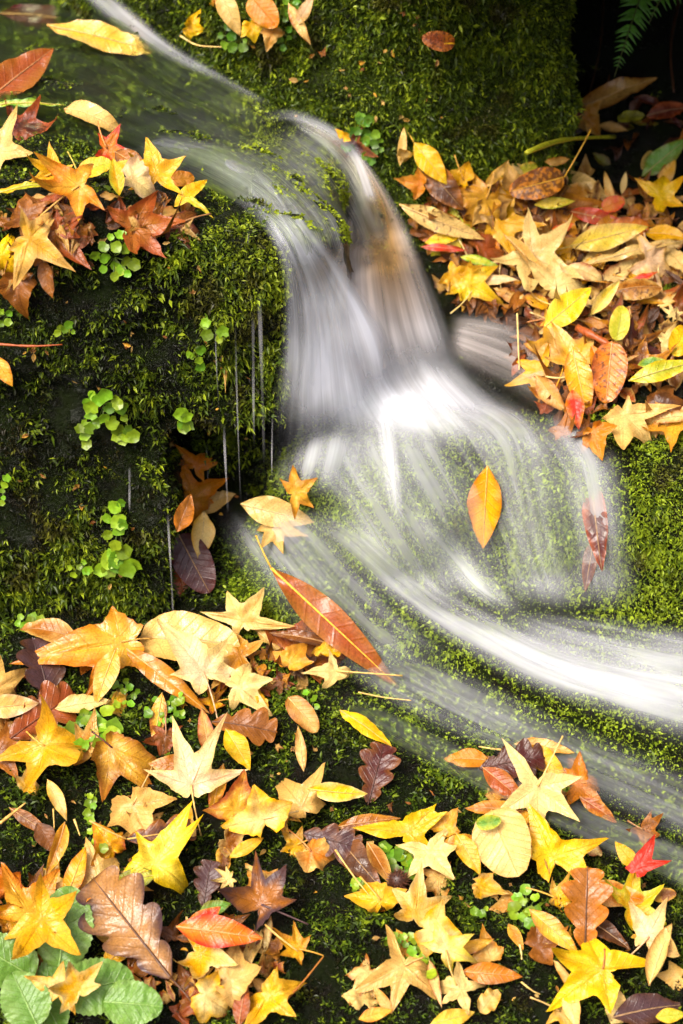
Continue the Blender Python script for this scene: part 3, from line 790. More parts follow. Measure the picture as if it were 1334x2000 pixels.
def strip_leaf(rs, prof, nt=22, bend=0.3, fold=0.25, twist=0.0, rough=0.03, sweep=0.0, roll=0.0):
    """A leaf along one midrib; prof(t) half width as a share of the length, tip at +x. Arched by bend radians."""
    t = np.linspace(0, 1, nt)
    a = np.array([-1, -0.7, -0.36, -0.05, 0, 0.05, 0.36, 0.7, 1.0])
    w = np.maximum(prof(t), 0.004)
    ang = bend * (0.5 - t) if np.isscalar(bend) else np.interp(t, np.linspace(0, 1, len(bend)), bend)
    cx = np.concatenate([[0], np.cumsum(np.cos(ang))[:-1]]) / (nt - 1); cz = np.concatenate([[0], np.cumsum(np.sin(ang))[:-1]]) / (nt - 1)
    cx -= cx.mean(); cz -= cz.min()
    tw = twist * (t - 0.5)
    tx, tz = np.cos(ang), np.sin(ang)
    TT, AA = np.meshgrid(np.arange(nt), a, indexing='ij')
    ac = AA * w[:, None]
    rl = fold + roll * np.abs(AA)
    yy = ac * np.cos(rl); zz = np.abs(ac) * np.sin(rl)
    y2 = yy * np.cos(tw)[:, None] - zz * np.sin(tw)[:, None]; z2 = yy * np.sin(tw)[:, None] + zz * np.cos(tw)[:, None]
    X = cx[:, None] - z2 * tz[:, None] + sweep * np.abs(ac); Z = cz[:, None] + z2 * tx[:, None]; Y = y2
    P = np.stack([X.ravel(), Y.ravel(), np.full(X.size, rs.rand() * 50)], 1)
    wave = rough * (perlin(P * 4.0, 8) + 0.6 * perlin(P * 10.0, 9)) * 1.6
    V = np.stack([X.ravel(), Y.ravel(), Z.ravel() + wave * (0.25 + np.abs(AA).ravel())], 1)
    gi = np.arange(nt * len(a)).reshape(nt, len(a))
    q = np.stack([gi[:-1, :-1].ravel(), gi[1:, :-1].ravel(), gi[1:, 1:].ravel(), gi[:-1, 1:].ravel()], 1)
    T = np.concatenate([q[:, [0, 1, 2]], q[:, [0, 2, 3]]])
    vein = (np.abs(AA) < 0.01).astype(float).ravel()
    rim = (AA.ravel() ** 2) * 0.8 + 0.3 * np.abs(np.repeat(t, len(a)) - 0.5)
    return V, T, np.stack([np.repeat(t, len(a)), ac.ravel()], 1), vein, rim

def lance(w, p=0.42, sharp=1.3):
    def f(t):
        up = np.sin(np.clip(t / p, 0, 1) * math.pi / 2) ** 0.9
        dn = 1 - np.clip((t - p) / (1 - p), 0, 1) ** (1.9 / sharp * 1.1)
        return w * np.where(t < p, up, np.maximum(dn, 0) ** 0.95)
    return f
def oak(w):
    def f(t):
        env = w * np.sin(np.clip(t * 1.03, 0, 1) * math.pi) ** 0.55 * (0.45 + 0.75 * t)
        return env * (0.50 + 0.52 * np.abs(np.sin((t + 0.02) * math.pi * 3.7)) ** 0.75) + 0.012
    return f
def toothed(w):
    g = roundish(w)
    return lambda t: g(t) * (1 + 0.07 * np.abs(((t * 13) % 1) - 0.5) * 2 - 0.035) 
def roundish(w):
    def f(t):
        return w * np.sqrt(np.maximum(1 - (2 * np.clip(t, 0, 1) - 1) ** 2, 0)) ** 1.05 * (1.12 - 0.3 * t)
    return f

def tube(P, r, k=5):
    P = np.asarray(P, float); n = len(P)
    T = norm(np.gradient(P, axis=0)); ref = np.array([0.31, 0.52, 0.79])
    A = norm(np.cross(T, ref)); B = np.cross(T, A)
    r = np.broadcast_to(np.asarray(r, float), (n,))
    q = np.arange(k) * 2 * math.pi / k
    V = (P[:, None, :] + r[:, None, None] * (np.cos(q)[None, :, None] * A[:, None, :] + np.sin(q)[None, :, None] * B[:, None, :])).reshape(-1, 3)
    gi = np.arange(n * k).reshape(n, k)
    F = np.stack([gi[:-1].ravel(), np.roll(gi, -1, 1)[:-1].ravel(), np.roll(gi, -1, 1)[1:].ravel(), gi[1:].ravel()], 1)
    T3 = np.concatenate([F[:, [0, 1, 2]], F[:, [0, 2, 3]]])
    e0, e1 = gi[0], gi[-1]
    caps = [[e0[0], e0[i + 1], e0[i]] for i in range(1, k - 1)] + [[e1[0], e1[i], e1[i + 1]] for i in range(1, k - 1)]
    return V, np.concatenate([T3, np.array(caps)])

def frame_at(px, py, ang, lean, jit, rs, wide=20):
    """Point, and the leaf's own axes (tip, side, face) for a leaf lying there with its tip toward image angle ang."""
    p, _ = hit(px, py)
    n0 = soft_normal(px, py, wide)
    d = ray(px, py)
    n = norm(n0 * (1 - lean) + (-d) * lean + rs.normal(0, jit, 3))
    if n @ -d < 0.25: n = norm(n + (-d) * 0.5)
    e = math.cos(ang) * RGT + math.sin(ang) * UPV
    tv = e - d * (e @ n) / (d @ n)
    s = min(np.linalg.norm(tv), 1.6)
    tv = norm(tv)
    return p, n0, tv, np.cross(n, tv), n, s

NAME = dict(G='sweetgum_leaf', M='maple_leaf', L='lance_leaf', O='oak_leaf', R='oval_leaf', T='torn_leaf')
PLACED = []
GROUPED = {}
def colour(c):
    return np.array(PAL[c]) if isinstance(c, str) else np.array(c)

def leaf(kind, px, py, size, ang, ca, cb, label, lean=0.5, lift=None, w=None, stem=None, sang=None, spots=0.25, bend=None, fold=None,
         cup=None, rough=None, depth=None, jit=0.12, twist=0.0, name=None, vary=True, lobes=None, group=None, sc=None, roll=0.0, parent=None):
    rs = np.random.RandomState(int(px * 7 + py * 13 + size) % 99991)
    A = math.radians(ang)
    p, n0, tx, ty, tz, s = frame_at(px, py, A, lean, jit, rs)
    if depth is not None: p = at_depth(px, py, depth)
    if kind in 'GT': size = size * 1.16
    k = depth_of(p) / FPX * size * s
    if lift is None:
        over = sum(1 for (qx, qy, qs) in PLACED if math.hypot(qx - px, qy - py) < 0.55 * (qs + size))
        lift = min(0.009 + 0.0035 * over, 0.034)
    PLACED.append((px, py, size * (0.5 if kind in 'LOR' else 0.8)))
    o = p + n0 * lift
    if kind in 'GMT':
        if lobes is None:
            if kind == 'G': lobes = [(0, 1.0, 0.21), (60, 0.96, 0.20), (-60, 0.96, 0.20), (122, 0.74, 0.16), (-122, 0.74, 0.16)]
            elif kind == 'M': lobes = [(0, 1.0, 0.13), (42, 0.92, 0.12), (-42, 0.92, 0.12), (84, 0.74, 0.11), (-84, 0.74, 0.11), (130, 0.46, 0.08), (-130, 0.46, 0.08)]
            else: lobes = [(0, 1.0, 0.33), (78, 0.82, 0.30), (-70, 0.72, 0.30), (165, 0.4, 0.25)]
        lb = []
        for a, l, ww in lobes:
            lb.append((math.radians(a + (rs.normal(0, 9) if vary else rs.normal(0, 2))), l * (rs.uniform(0.72, 1.12) if vary else 1), ww * rs.uniform(0.92, 1.12)))
        bends = None if bend is None else (np.array(bend, float) if np.ndim(bend) else rs.normal(bend, 0.16, len(lb)))
        V, T, UV, vein, rim = star_leaf(rs, lb, core=0.30 if kind != 'M' else 0.2, bends=bends, cup=cup or 0.0, fold=0.30 if fold is None else fold,
                                        rough=0.085 if rough is None else rough)
        base = np.zeros(3)
    else:
        prof = lance(w or 0.17) if kind == 'L' else (oak(w or 0.36) if kind == 'O' else toothed(w) if parent is not None else roundish(w or 0.3))
        V, T, UV, vein, rim = strip_leaf(rs, prof, nt=58 if kind == 'O' or parent is not None else 22, bend=(0.5 if bend is None else bend), fold=0.18 if fold is None else fold,
                                         twist=twist, rough=0.05 if rough is None else rough, sweep=0.28 if kind == 'O' else 0.0, roll=roll)
        base = V[4]
    V = V * k
    if kind in 'GMT':
        pass
    W = np.stack([tx, ty, tz], 1)
    na = norm(np.array([1.0, 1, 1]))
    c1, c2 = colour(ca), colour(cb)
    f = rs.uniform(0.9, 1.08)
    n = len(V)
    one = np.ones((n, 1))
    seed = rs.rand() * 40
    lp = np.concatenate([V[:, :2] / k, np.full((n, 1), seed), one], 1)
    at = {'ca': np.concatenate([np.tile(c1 * f, (n, 1)), one], 1), 'cb': np.concatenate([np.tile(c2 * f, (n, 1)), one], 1), 'lp': lp,
          'pr': np.concatenate([vein[:, None], np.full((n, 1), spots), rim[:, None], one], 1)}
    from mathutils import Matrix
    rib = kind in 'LRO' and size >= 90
    mw = Matrix.Identity(4)
    for i in range(3):
        mw[i][0], mw[i][1], mw[i][2], mw[i][3] = tx[i], ty[i], tz[i], o[i]
    if parent is not None:
        ob = mesh_from('leaf', V, T, M_LEAF, parent=parent, attrs=at, uv=UV)
        ob.matrix_basis = Matrix.Translation(-parent.location) @ mw
    elif stem or rib:
        ob = bpy.data.objects.new(name or NAME[kind], None)
        COL.objects.link(ob)
        ob.empty_display_size = 0.02
        mesh_from('blade', V, T, M_LEAF, parent=ob, attrs=at, uv=UV)
    else:
        ob = mesh_from(name or NAME[kind], V, T, M_LEAF, attrs=at, uv=UV)
    if parent is None:
        ob.matrix_world = mw
        tag(ob, label, 'leaf', group or 'fallen autumn leaves')
    if rib:
        mv = V.reshape(-1, 9, 3)[:, 4]
        q = np.linspace(0, 1, len(mv))
        rv, rf = tube(mv + np.array([0, 0, 0.0006]), 0.0013 * (1.15 - q) * min(1.6, size / 150) + 0.0002, 4)
        col = colour(sc) if sc else (0.45 * c1 + 0.55 * np.array([0.50, 0.30, 0.12]) if kind != 'O' else 0.3 * c1 + np.array([0.04, 0.015, 0.006]))
        mesh_from('midrib', rv, rf, M_STEM, parent=ob, attrs={'col': np.concatenate([np.tile(col, (len(rv), 1)), np.ones((len(rv), 1))], 1)})
    if stem:
        sa = math.radians(sang) if sang is not None else A + math.pi + rs.normal(0, 0.2)
        la = sa - A                                   # angle in the leaf's own plane, near enough
        L_ = stem / size * k
        u = np.linspace(0, 1, 8)[:, None]
        b0 = base * k
        dirv = np.array([math.cos(la), math.sin(la), 0])
        perp = np.array([-dirv[1], dirv[0], 0])
        C = b0 + dirv * (u * L_) + perp * (0.10 * L_ * rs.normal(0, 0.8) * u ** 2) + np.array([0, 0, 1]) * (L_ * (0.16 * u - 0.20 * u ** 2) * rs.uniform(0.3, 1.4) + 0.0012)
        sv, sf = tube(C, 0.0013 * (1.15 - 0.35 * u[:, 0]) + 0.0006 * sstep(0.85, 1, u[:, 0]), 5)
        col = colour(sc) if sc else (0.55 * c1 + 0.45 * np.array([0.42, 0.22, 0.09]))
        so = mesh_from('stalk', sv, sf, M_STEM, parent=ob, attrs={'col': np.concatenate([np.tile(col, (len(sv), 1)), np.ones((len(sv), 1))], 1)})
    return ob
# ------------------------------------------------------------------ the leaves one can point to, back to front
# --- on the water and the rock at the upper left
leaf('L', 110, 46, 220, -8, 'umber', 'maroon', 'long dark brown leaf under the water above the golden blade', w=0.10, lean=0.2, lift=0.004)
leaf('L', 205, 103, 232, -14, 'gold', 'straw', 'long golden blade-shaped leaf lying on the upper stream', w=0.13, lean=0.45, lift=0.024, bend=0.15, spots=0.1)
leaf('L', 195, 72, 60, 18, 'rust', 'maroon', 'small reddish leaf tip behind the golden blade on the stream', w=0.16, lean=0.3, lift=0.012)
leaf('L', 42, 168, 165, 38, 'rust', 'chestnut', 'broad rust-red leaf on the upper stream at its bank', w=0.22, lean=0.5, lift=0.02, bend=0.2)
leaf('L', 60, 232, 150, 0, 'lime', 'green', 'thin green grass-like blade on the upper stream', w=0.055, lean=0.3, lift=0.022)
leaf('G', 40, 255, 85, -20, 'maroon', 'rust', 'dark red-brown sunken leaf beneath the thin green blade', lean=0.3, lift=0.008, spots=0.5)
leaf('L', 186, 255, 150, -26, 'beige', 'tan', 'arched pale tan leaf on the stream, curled like a bridge', w=0.16, lean=0.4, lift=0.012, bend=1.7, fold=0.5)
leaf('G', 215, 312, 55, -10, 'orange', 'red', 'small orange leaf with a red edge beside the upper stream', stem=60, sang=115, lift=0.02, lean=0.6)
leaf('L', 262, 335, 90, -35, 'chestnut', 'umber', 'brown curled leaf below the small red-edged orange leaf', w=0.22, bend=0.9)
leaf('R', 352, 356, 52, 5, 'amber', 'orange', 'small orange leaf sunk in the stream near the rock edge', w=0.3, lean=0.3, lift=0.006)
leaf('G', -5, 306, 78, -5, 'cream', 'straw', 'pale cream spiky leaf at the stream bank on the rock', lean=0.55, bend=0.1)
leaf('G', 110, 455, 95, -20, 'brown', 'rust', 'wet brown leaf under the orange leaves on the left rock', lean=0.4, spots=0.5)
leaf('G', 255, 445, 105, 10, 'chestnut', 'rust', 'wet russet leaf along the rock edge below the cream leaf', lean=0.4, spots=0.5)
leaf('G', 345, 452, 75, -15, 'brown', 'maroon', 'dark brown leaf at the corner of the rock ledge', lean=0.4, stem=70, sang=25)
leaf('G', 55, 430, 70, 100, 'brown', 'chestnut', 'dark brown leaf behind the yellow-orange leaves on the rock', lean=0.4)
leaf('L', 40, 388, 110, 12, 'lime', 'yellow', 'yellow-green narrow leaf at the back of the rock heap', w=0.1, lift=0.014)
leaf('G', 108, 362, 58, 150, 'yellow', 'gold', 'small spiky yellow leaf standing at the back of the rock heap', stem=70, sang=205, bend=0.25, lift=0.02)
leaf('R', 190, 355, 70, 20, 'lime', 'yellow', 'rounded yellow-green leaf with a stalk on the rock heap', w=0.34, stem=60, sang=110, lift=0.02)
leaf('G', 158, 398, 92, 195, 'gold', 'orange', 'broad golden leaf in the middle of the rock heap', lean=0.6, stem=95, sang=215, lift=0.03)
leaf('L', 215, 385, 75, 100, 'yellow', 'lime', 'yellow folded leaf lobe beside the cream leaf on the rock', w=0.22, lift=0.032, fold=0.5)
leaf('T', 245, 392, 105, -25, 'cream', 'pink', 'pale cream leaf pointing down the rock ledge', lean=0.6, lift=0.036, spots=0.05, lobes=[(0, 1, 0.2), (100, 0.45, 0.3), (-120, 0.4, 0.25), (165, 0.4, 0.2)])
leaf('G', 302, 385, 80, 95, 'yellow', 'gold', 'yellow spiky leaf with raised points by the cream leaf', lean=0.6, bend=0.2, lift=0.034)
leaf('L', 258, 362, 70, -30, 'gold', 'yellow', 'narrow golden leaf tip behind the yellow spiky leaf', w=0.2, lift=0.024)
leaf('L', 350, 412, 85, 38, 'yellow', 'lemon', 'yellow curling strip at the rock edge, tip raised', w=0.14, lift=0.03, bend=0.9)
leaf('L', 375, 432, 80, -35, 'gold', 'lime', 'thin yellow strip hanging over the rock edge', w=0.09, lift=0.026, bend=1.0)
leaf('T', 45, 545, 70, -80, 'brown', 'chestnut', 'brown crumpled leaf hanging below the yellow leaf on the rock', lean=0.7)
leaf('L', 98, 535, 80, -75, 'chestnut', 'brown', 'narrow brown leaf hanging down the face of the left rock', w=0.2, lean=0.7)
leaf('G', 15, 490, 82, -40, 'bright', 'yellow', 'bright yellow leaf on the left rock brink', lean=0.75, lift=0.02)
leaf('G', 72, 458, 92, -30, 'gold', 'peach', 'glossy yellow-orange leaf with a torn hole on the rock brink', lean=0.75, lift=0.034, cup=-0.15)
leaf('L', 8, 712, 70, -60, 'gold', 'orange', 'orange leaf tip on the mossy face of the left rock', w=0.24, lean=0.6, lift=0.016)
# --- on the back boulder
leaf('T', 388, 50, 42, -20, 'yellow', 'bright', 'small three-cornered yellow leaf on the back boulder moss', lean=0.7, lift=0.02)
leaf('L', 470, 32, 105, -65, 'beige', 'tan', 'tan curled leaf hanging from the tuft on the back boulder', w=0.2, lean=0.7, bend=0.9, lift=0.03)
leaf('R', 525, 14, 80, -50, 'orange', 'amber', 'glossy orange-brown oval leaf on top of the boulder tuft', w=0.34, lean=0.7, lift=0.04)
leaf('T', 506, 55, 44, -70, 'yellow', 'bright', 'small yellow leaf piece under the orange-brown oval leaf', lean=0.8, lift=0.036)
leaf('T', 535, 62, 38, -90, 'amber', 'tan', 'small amber leaf scrap beside the yellow piece on the boulder', lean=0.8, lift=0.03)
leaf('L', 600, 45, 95, -62, 'beige', 'chestnut', 'slender tan leaf with a brown tip on the boulder', w=0.13, lean=0.7, bend=0.8, lift=0.03)
leaf('L', 612, 8, 70, 60, 'pink', 'tan', 'pale pinkish curled leaf above the slender tan one', w=0.18, lean=0.7, lift=0.03)
leaf('T', 424, 0, 30, 0, 'orange', 'gold', 'tiny orange leaf scrap near the top of the boulder', lean=0.7)
leaf('R', 848, 66, 66, 170, 'rust', 'orange', 'spotted red-orange oval leaf alone on the boulder face', w=0.3, lean=0.75, stem=45, sang=178, sc='yellow', lift=0.022, spots=0.75)
leaf('G', 690, 275, 62, -70, 'maroon', 'brown', 'dark wine-red leaf beside the lip of the fall', lean=0.6, lift=0.02)
leaf('T', 676, 248, 24, 60, 'yellow', 'gold', 'tiny yellow leaf scrap over the wine-red leaf', lean=0.7, lift=0.035)
leaf('L', 781, 285, 78, 84, 'straw', 'tan', 'thin upright straw-coloured leaf against the boulder', w=0.12, lean=0.75, lift=0.018)
leaf('T', 786, 308, 30, 20, 'straw', 'gold', 'small straw-coloured scrap at the foot of the upright leaf', lean=0.7, lift=0.024)
# --- the dark hollow
leaf('L', 1185, 210, 185, 22, 'tan', 'chestnut', 'long spotted tan leaf in the dark hollow under the fern', w=0.13, lean=0.5, lift=0.03, spots=0.6)
leaf('T', 1132, 238, 52, -50, 'amber', 'tan', 'folded amber leaf under the long spotted leaf in the hollow', lean=0.6, lift=0.036)
leaf('R', 1232, 238, 55, 5, 'olive', 'lime', 'dull olive leaf in the dark hollow', w=0.22, lean=0.4)
leaf('L', 1305, 225, 90, 10, 'maroon', 'rust', 'dark red leaf at the back of the hollow', w=0.22, lean=0.4)
leaf('L', 1085, 308, 50, 8, 'tan', 'amber', 'small tan leaf under the green stem in the hollow', w=0.2, lean=0.5)
leaf('L', 1290, 330, 115, 40, 'green', 'olive', 'green spear-shaped leaf at the edge of the hollow', w=0.2, lean=0.6, lift=0.03)
leaf('R', 1262, 325, 42, 70, 'olive', 'tan', 'small greenish-tan leaf beside the green spear-shaped leaf', w=0.3, lean=0.6)
leaf('L', 1195, 265, 60, -10, 'tan', 'umber', 'small shadowed tan leaf behind the green stem', w=0.18, lean=0.4)
# --- the leaf shelf right of the fall
leaf('G', 1075, 412, 130, 5, 'chestnut', 'amber', 'broad ochre-brown leaf along the back of the leaf shelf', lean=0.35, spots=0.45)
leaf('L', 1130, 378, 150, -22, 'straw', 'beige', 'long pale speckled leaf behind the spotted orange oval', w=0.16, lean=0.4, lift=0.016, spots=0.55)
leaf('L', 1010, 335, 60, -25, 'cream', 'straw', 'short cream leaf tip at the back of the leaf shelf', w=0.2, lean=0.5)
leaf('R', 1025, 332, 45, 30, 'lime', 'gold', 'small yellow-green leaf behind the cream leaf tip', w=0.35, lean=0.5)
leaf('L', 832, 318, 105, -52, 'bright', 'yellow', 'upright bright yellow leaf leaning on the foot of the boulder', w=0.23, lean=0.75, stem=40, sang=120, lift=0.02)
leaf('T', 815, 358, 45, 170, 'orange', 'amber', 'orange leaf piece at the foot of the upright yellow leaf', lean=0.6)
leaf('L', 862, 362, 120, -50, 'umber', 'chestnut', 'dark brown curled leaf beside the upright yellow leaf', w=0.24, lean=0.65, bend=1.1, lift=0.024)
leaf('L', 895, 385, 80, -40, 'amber', 'orange', 'amber strip under the dark brown curled leaf', w=0.2, lean=0.6)
leaf('T', 905, 348, 52, 150, 'yellow', 'gold', 'yellow leaf lobe between the curled brown leaf and the gold leaf', stem=50, sang=115, lean=0.6, lift=0.02)
leaf('G', 938, 385, 90, -120, 'gold', 'amber', 'large gold leaf folded over at the back of the shelf', lean=0.65, lift=0.03, bend=-0.25, stem=55, sang=70)
leaf('L', 955, 335, 75, 48, 'tan', 'gold', 'thin tan curled tip rising behind the large gold leaf', w=0.14, lean=0.6, bend=1.0, lift=0.03)
leaf('T', 990, 360, 50, 100, 'peach', 'tan', 'peach leaf scrap left of the spotted orange oval', lean=0.6)
leaf('R', 1035, 375, 112, 195, 'amber', 'orange', 'spotted orange oval leaf with a long raised stalk', w=0.27, lean=0.6, lift=0.045, stem=105, sang=60, sc='gold', spots=0.85)
leaf('G', 965, 432, 85, -15, 'yellow', 'gold', 'flat yellow leaf in front of the large gold leaf', lean=0.4, lift=0.024)
leaf('L', 1070, 410, 80, 5, 'lemon', 'lime', 'small lemon strip in front of the spotted orange oval', w=0.14, lean=0.5, lift=0.03)
leaf('L', 865, 432, 180, -22, 'beige', 'straw', 'long beige speckled leaf above the water on the shelf', w=0.12, lean=0.5, lift=0.022, spots=0.65)
leaf('L', 840, 455, 50, 20, 'orange', 'rust', 'small orange leaf under the beige speckled leaf', w=0.3, lean=0.5)
leaf('L', 1165, 440, 120, -14, 'rust', 'red', 'dark red leaf lying under the small red-orange round leaf', w=0.13, lean=0.4, lift=0.02)
leaf('R', 1192, 425, 48, 20, 'orange', 'red', 'small red-orange round leaf with a pale stalk', w=0.36, lean=0.6, stem=55, sang=225, sc='cream', lift=0.036)
leaf('G', 1290, 412, 75, 20, 'bright', 'yellow', 'big bright yellow leaf near the hollow at the shelf edge', lean=0.65, lift=0.034)
leaf('L', 1300, 370, 65, 60, 'gold', 'tan', 'gold leaf tip standing behind the big bright yellow leaf', w=0.2, lean=0.6, lift=0.03)
leaf('L', 1215, 375, 45, 80, 'cream', 'straw', 'small cream leaf tip standing at the hollow edge', w=0.15, lean=0.7, lift=0.02)
leaf('R', 1225, 465, 85, 10, 'orange', 'rust', 'orange-brown leaf under the pale lance leaf', w=0.28, lean=0.5)
leaf('L', 1300, 480, 90, -8, 'yellow', 'gold', 'yellow leaf behind the long pale strip', w=0.2, lean=0.4, lift=0.022)
leaf('G', 885, 480, 85, 150, 'lemon', 'lime', 'pale yellow-green leaf beside the falling water', lean=0.6, lift=0.03, stem=60, sang=-60, sc='cream')
leaf('L', 870, 488, 80, 12, 'bright', 'yellow', 'yellow rim leaf below the pale yellow-green leaf', w=0.16, lean=0.5, lift=0.026)
leaf('L', 868, 508, 90, -5, 'red', 'rust', 'narrow bright red leaf beside the falling water', w=0.1, lean=0.5, lift=0.022)
leaf('G', 935, 505, 85, 20, 'rust', 'brown', 'rust-brown leaf behind the narrow red leaf', lean=0.35)
leaf('G', 1000, 478, 95, 10, 'beige', 'tan', 'flat beige leaf with long points mid shelf', lean=0.4, lift=0.02)
leaf('L', 1090, 470, 60, 30, 'orange', 'red', 'small orange leaf right of the flat beige leaf', w=0.2, lean=0.5, lift=0.024)
leaf('G', 1040, 540, 105, -35, 'beige', 'cream', 'big curled cream-tan leaf in the middle of the shelf', lean=0.65, lift=0.036, bend=0.35)
leaf('L', 1030, 545, 130, -48, 'tan', 'peach', 'rolled tan leaf edge in the middle of the shelf', w=0.13, lean=0.6, lift=0.04, fold=0.9)
leaf('L', 1188, 503, 160, 14, 'lemon', 'straw', 'pale lemon lance leaf lying above the long pale strip', w=0.16, lean=0.55, lift=0.046, spots=0.15, stem=30)
leaf('L', 1225, 527, 250, 14, 'beige', 'straw', 'long thin pale strip crossing the leaf shelf', w=0.04, lean=0.5, lift=0.036)
leaf('G', 1268, 545, 72, -20, 'pink', 'peach', 'pinkish cream leaf with a red patch on the shelf', lean=0.65, lift=0.04)
leaf('L', 1245, 575, 70, 25, 'red', 'orange', 'red leaf strip beneath the pinkish cream leaf', w=0.14, lean=0.6, lift=0.03)
leaf('R', 1240, 598, 95, 4, 'chestnut', 'tan', 'brown hairy cup-shaped leaf below the pinkish cream leaf', w=0.27, lean=0.5, lift=0.03, bend=0.9, fold=-0.3, spots=0.7)
leaf('L', 930, 549, 78, -14, 'lime', 'green', 'narrow green-yellow leaf over the gold leaves by the fall', w=0.13, lean=0.5, lift=0.04)
leaf('G', 880, 555, 60, -35, 'yellow', 'gold', 'golden crumpled leaf close beside the falling water', lean=0.65, rough=0.12)
leaf('G', 905, 578, 72, -30, 'bright', 'gold', 'bright yellow crumpled leaf by the foot of the fall', lean=0.65, lift=0.03, rough=0.1)
leaf('L', 975, 574, 85, 5, 'pink', 'beige', 'pale pinkish strip below the narrow green-yellow leaf', w=0.14, lean=0.5, lift=0.03)
leaf('G', 1085, 590, 95, 30, 'cream', 'beige', 'cream leaf tucked behind the lemon-yellow oval', lean=0.6, lift=0.03)
leaf('L', 1118, 628, 118, 40, 'bright', 'lemon', 'lemon-yellow oval leaf, clean edged, leaning on cream leaves', w=0.24, lean=0.75, lift=0.05, spots=0.08, bend=0.2)
leaf('L', 1175, 612, 90, 50, 'lemon', 'cream', 'pale yellow folded leaf right of the lemon-yellow oval', w=0.18, lean=0.6, lift=0.035, fold=0.6)
leaf('R', 1208, 650, 70, 80, 'lime', 'lemon', 'yellow-green leaf below the hairy cup-shaped leaf', w=0.28, lean=0.6, lift=0.03)
leaf('G', 1230, 690, 90, -20, 'umber', 'maroon', 'dark wet brown leaf under the red twig', lean=0.45)
leaf('M', 1300, 640, 42, 60, 'cream', 'beige', 'tiny cream star-like leaf on the green tuft', lean=0.7, lift=0.03)
leaf('M', 1290, 690, 62, 20, 'beige', 'cream', 'small beige many-pointed leaf below the tiny cream star', lean=0.7, lift=0.034)
leaf('R', 1325, 703, 62, 70, 'bright', 'yellow', 'yellow round leaf low at the shelf end', w=0.34, lean=0.7, lift=0.04)
leaf('L', 1275, 736, 62, 5, 'green', 'lime', 'short green leaf behind the yellow-green spear', w=0.2, lean=0.6, lift=0.026)
leaf('L', 1292, 766, 140, 16, 'lime', 'bright', 'long yellow-green spear leaf at the brink of the shelf', w=0.14, lean=0.6, lift=0.045, spots=0.1)
leaf('G', 1290, 805, 90, 10, 'umber', 'brown', 'sodden dark leaf on the wet brink beneath the green spear', lean=0.3)
leaf('G', 1090, 700, 85, 120, 'peach', 'gold', 'peach-gold leaf beside the spray of the fall', lean=0.6, rough=0.1)
leaf('G', 1060, 740, 70, 200, 'gold', 'yellow', 'golden leaf at the edge of the white water', lean=0.6, rough=0.1)
leaf('L', 1060, 700, 80, 160, 'tan', 'amber', 'tan narrow leaf running into the spray', w=0.2, lean=0.5)
leaf('G', 1125, 730, 85, 60, 'gold', 'peach', 'gold leaf behind the spotted red-orange leaf', lean=0.65, rough=0.09, lift=0.026)
leaf('L', 1075, 785, 95, -50, 'tan', 'chestnut', 'tan leaf wetted by the water above the ledge', w=0.2, lean=0.6, lift=0.02)
leaf('L', 1128, 775, 150, -78, 'yellow', 'orange', 'yellow and orange strip left of the spotted red-orange leaf', w=0.18, lean=0.65, lift=0.03)
leaf('L', 1165, 755, 110, -70, 'orange', 'amber', 'orange folded strip tucked behind the spotted red-orange leaf', w=0.18, lean=0.65, lift=0.034, fold=0.5)
leaf('L', 1128, 825, 80, -80, 'red', 'orange', 'red-orange leaf tip wetted at the brink', w=0.22, lean=0.7, lift=0.026)
leaf('T', 1150, 868, 52, -60, 'orange', 'amber', 'amber leaf hanging over the ledge into the water', lean=0.8, lift=0.03)
leaf('R', 1193, 780, 122, -96, 'orange', 'rust', 'spotted red-orange oval leaf standing upright on the shelf brink', w=0.29, lean=0.9, lift=0.05, spots=0.7, bend=0.2)
leaf('G', 1212, 838, 92, -70, 'beige', 'peach', 'tan star leaf draped over the brink, points downward', lean=0.7, lift=0.036, vary=False,
     lobes=[(-25, 0.95, 0.24), (30, 1.1, 0.2), (85, 1.05, 0.16), (-95, 0.5, 0.18), (150, 0.4, 0.15)])
# --- in the cascade
leaf('L', 948, 985, 160, -93, 'yellow', 'orange', 'upright orange-yellow leaf pasted on the cascade rock', w=0.2, lean=0.85, lift=0.027, spots=0.15, bend=0.15)
leaf('L', 1172, 1020, 190, -84, 'maroon', 'rust', 'dark red curved leaf under the cascade water', w=0.13, lean=0.85, lift=0.009, bend=0.5)
leaf('L', 1160, 1100, 110, -100, 'maroon', 'brown', 'faint brown leaf below the dark red one under the cascade', w=0.14, lean=0.85, lift=0.01)
leaf('L', 660, 1232, 335, -43, 'rust', 'chestnut', 'long red-brown leaf with a pale midrib lying in the current', w=0.105, lean=0.6, lift=0.055, bend=0.15, spots=0.1, stem=70, sang=118, sc='gold', jit=0.03)
leaf('G', 590, 955, 62, 30, 'gold', 'amber', 'golden curled leaf at the edge of the splash pool', lean=0.7, lift=0.034, bend=0.3)
leaf('L', 545, 1002, 150, -14, 'beige', 'straw', 'pale leaf under the water of the splash pool', w=0.2, lean=0.5, lift=0.006)
leaf('G', 540, 1030, 60, -70, 'beige', 'tan', 'tan leaf under thin water below the splash pool', lean=0.6, lift=0.012)
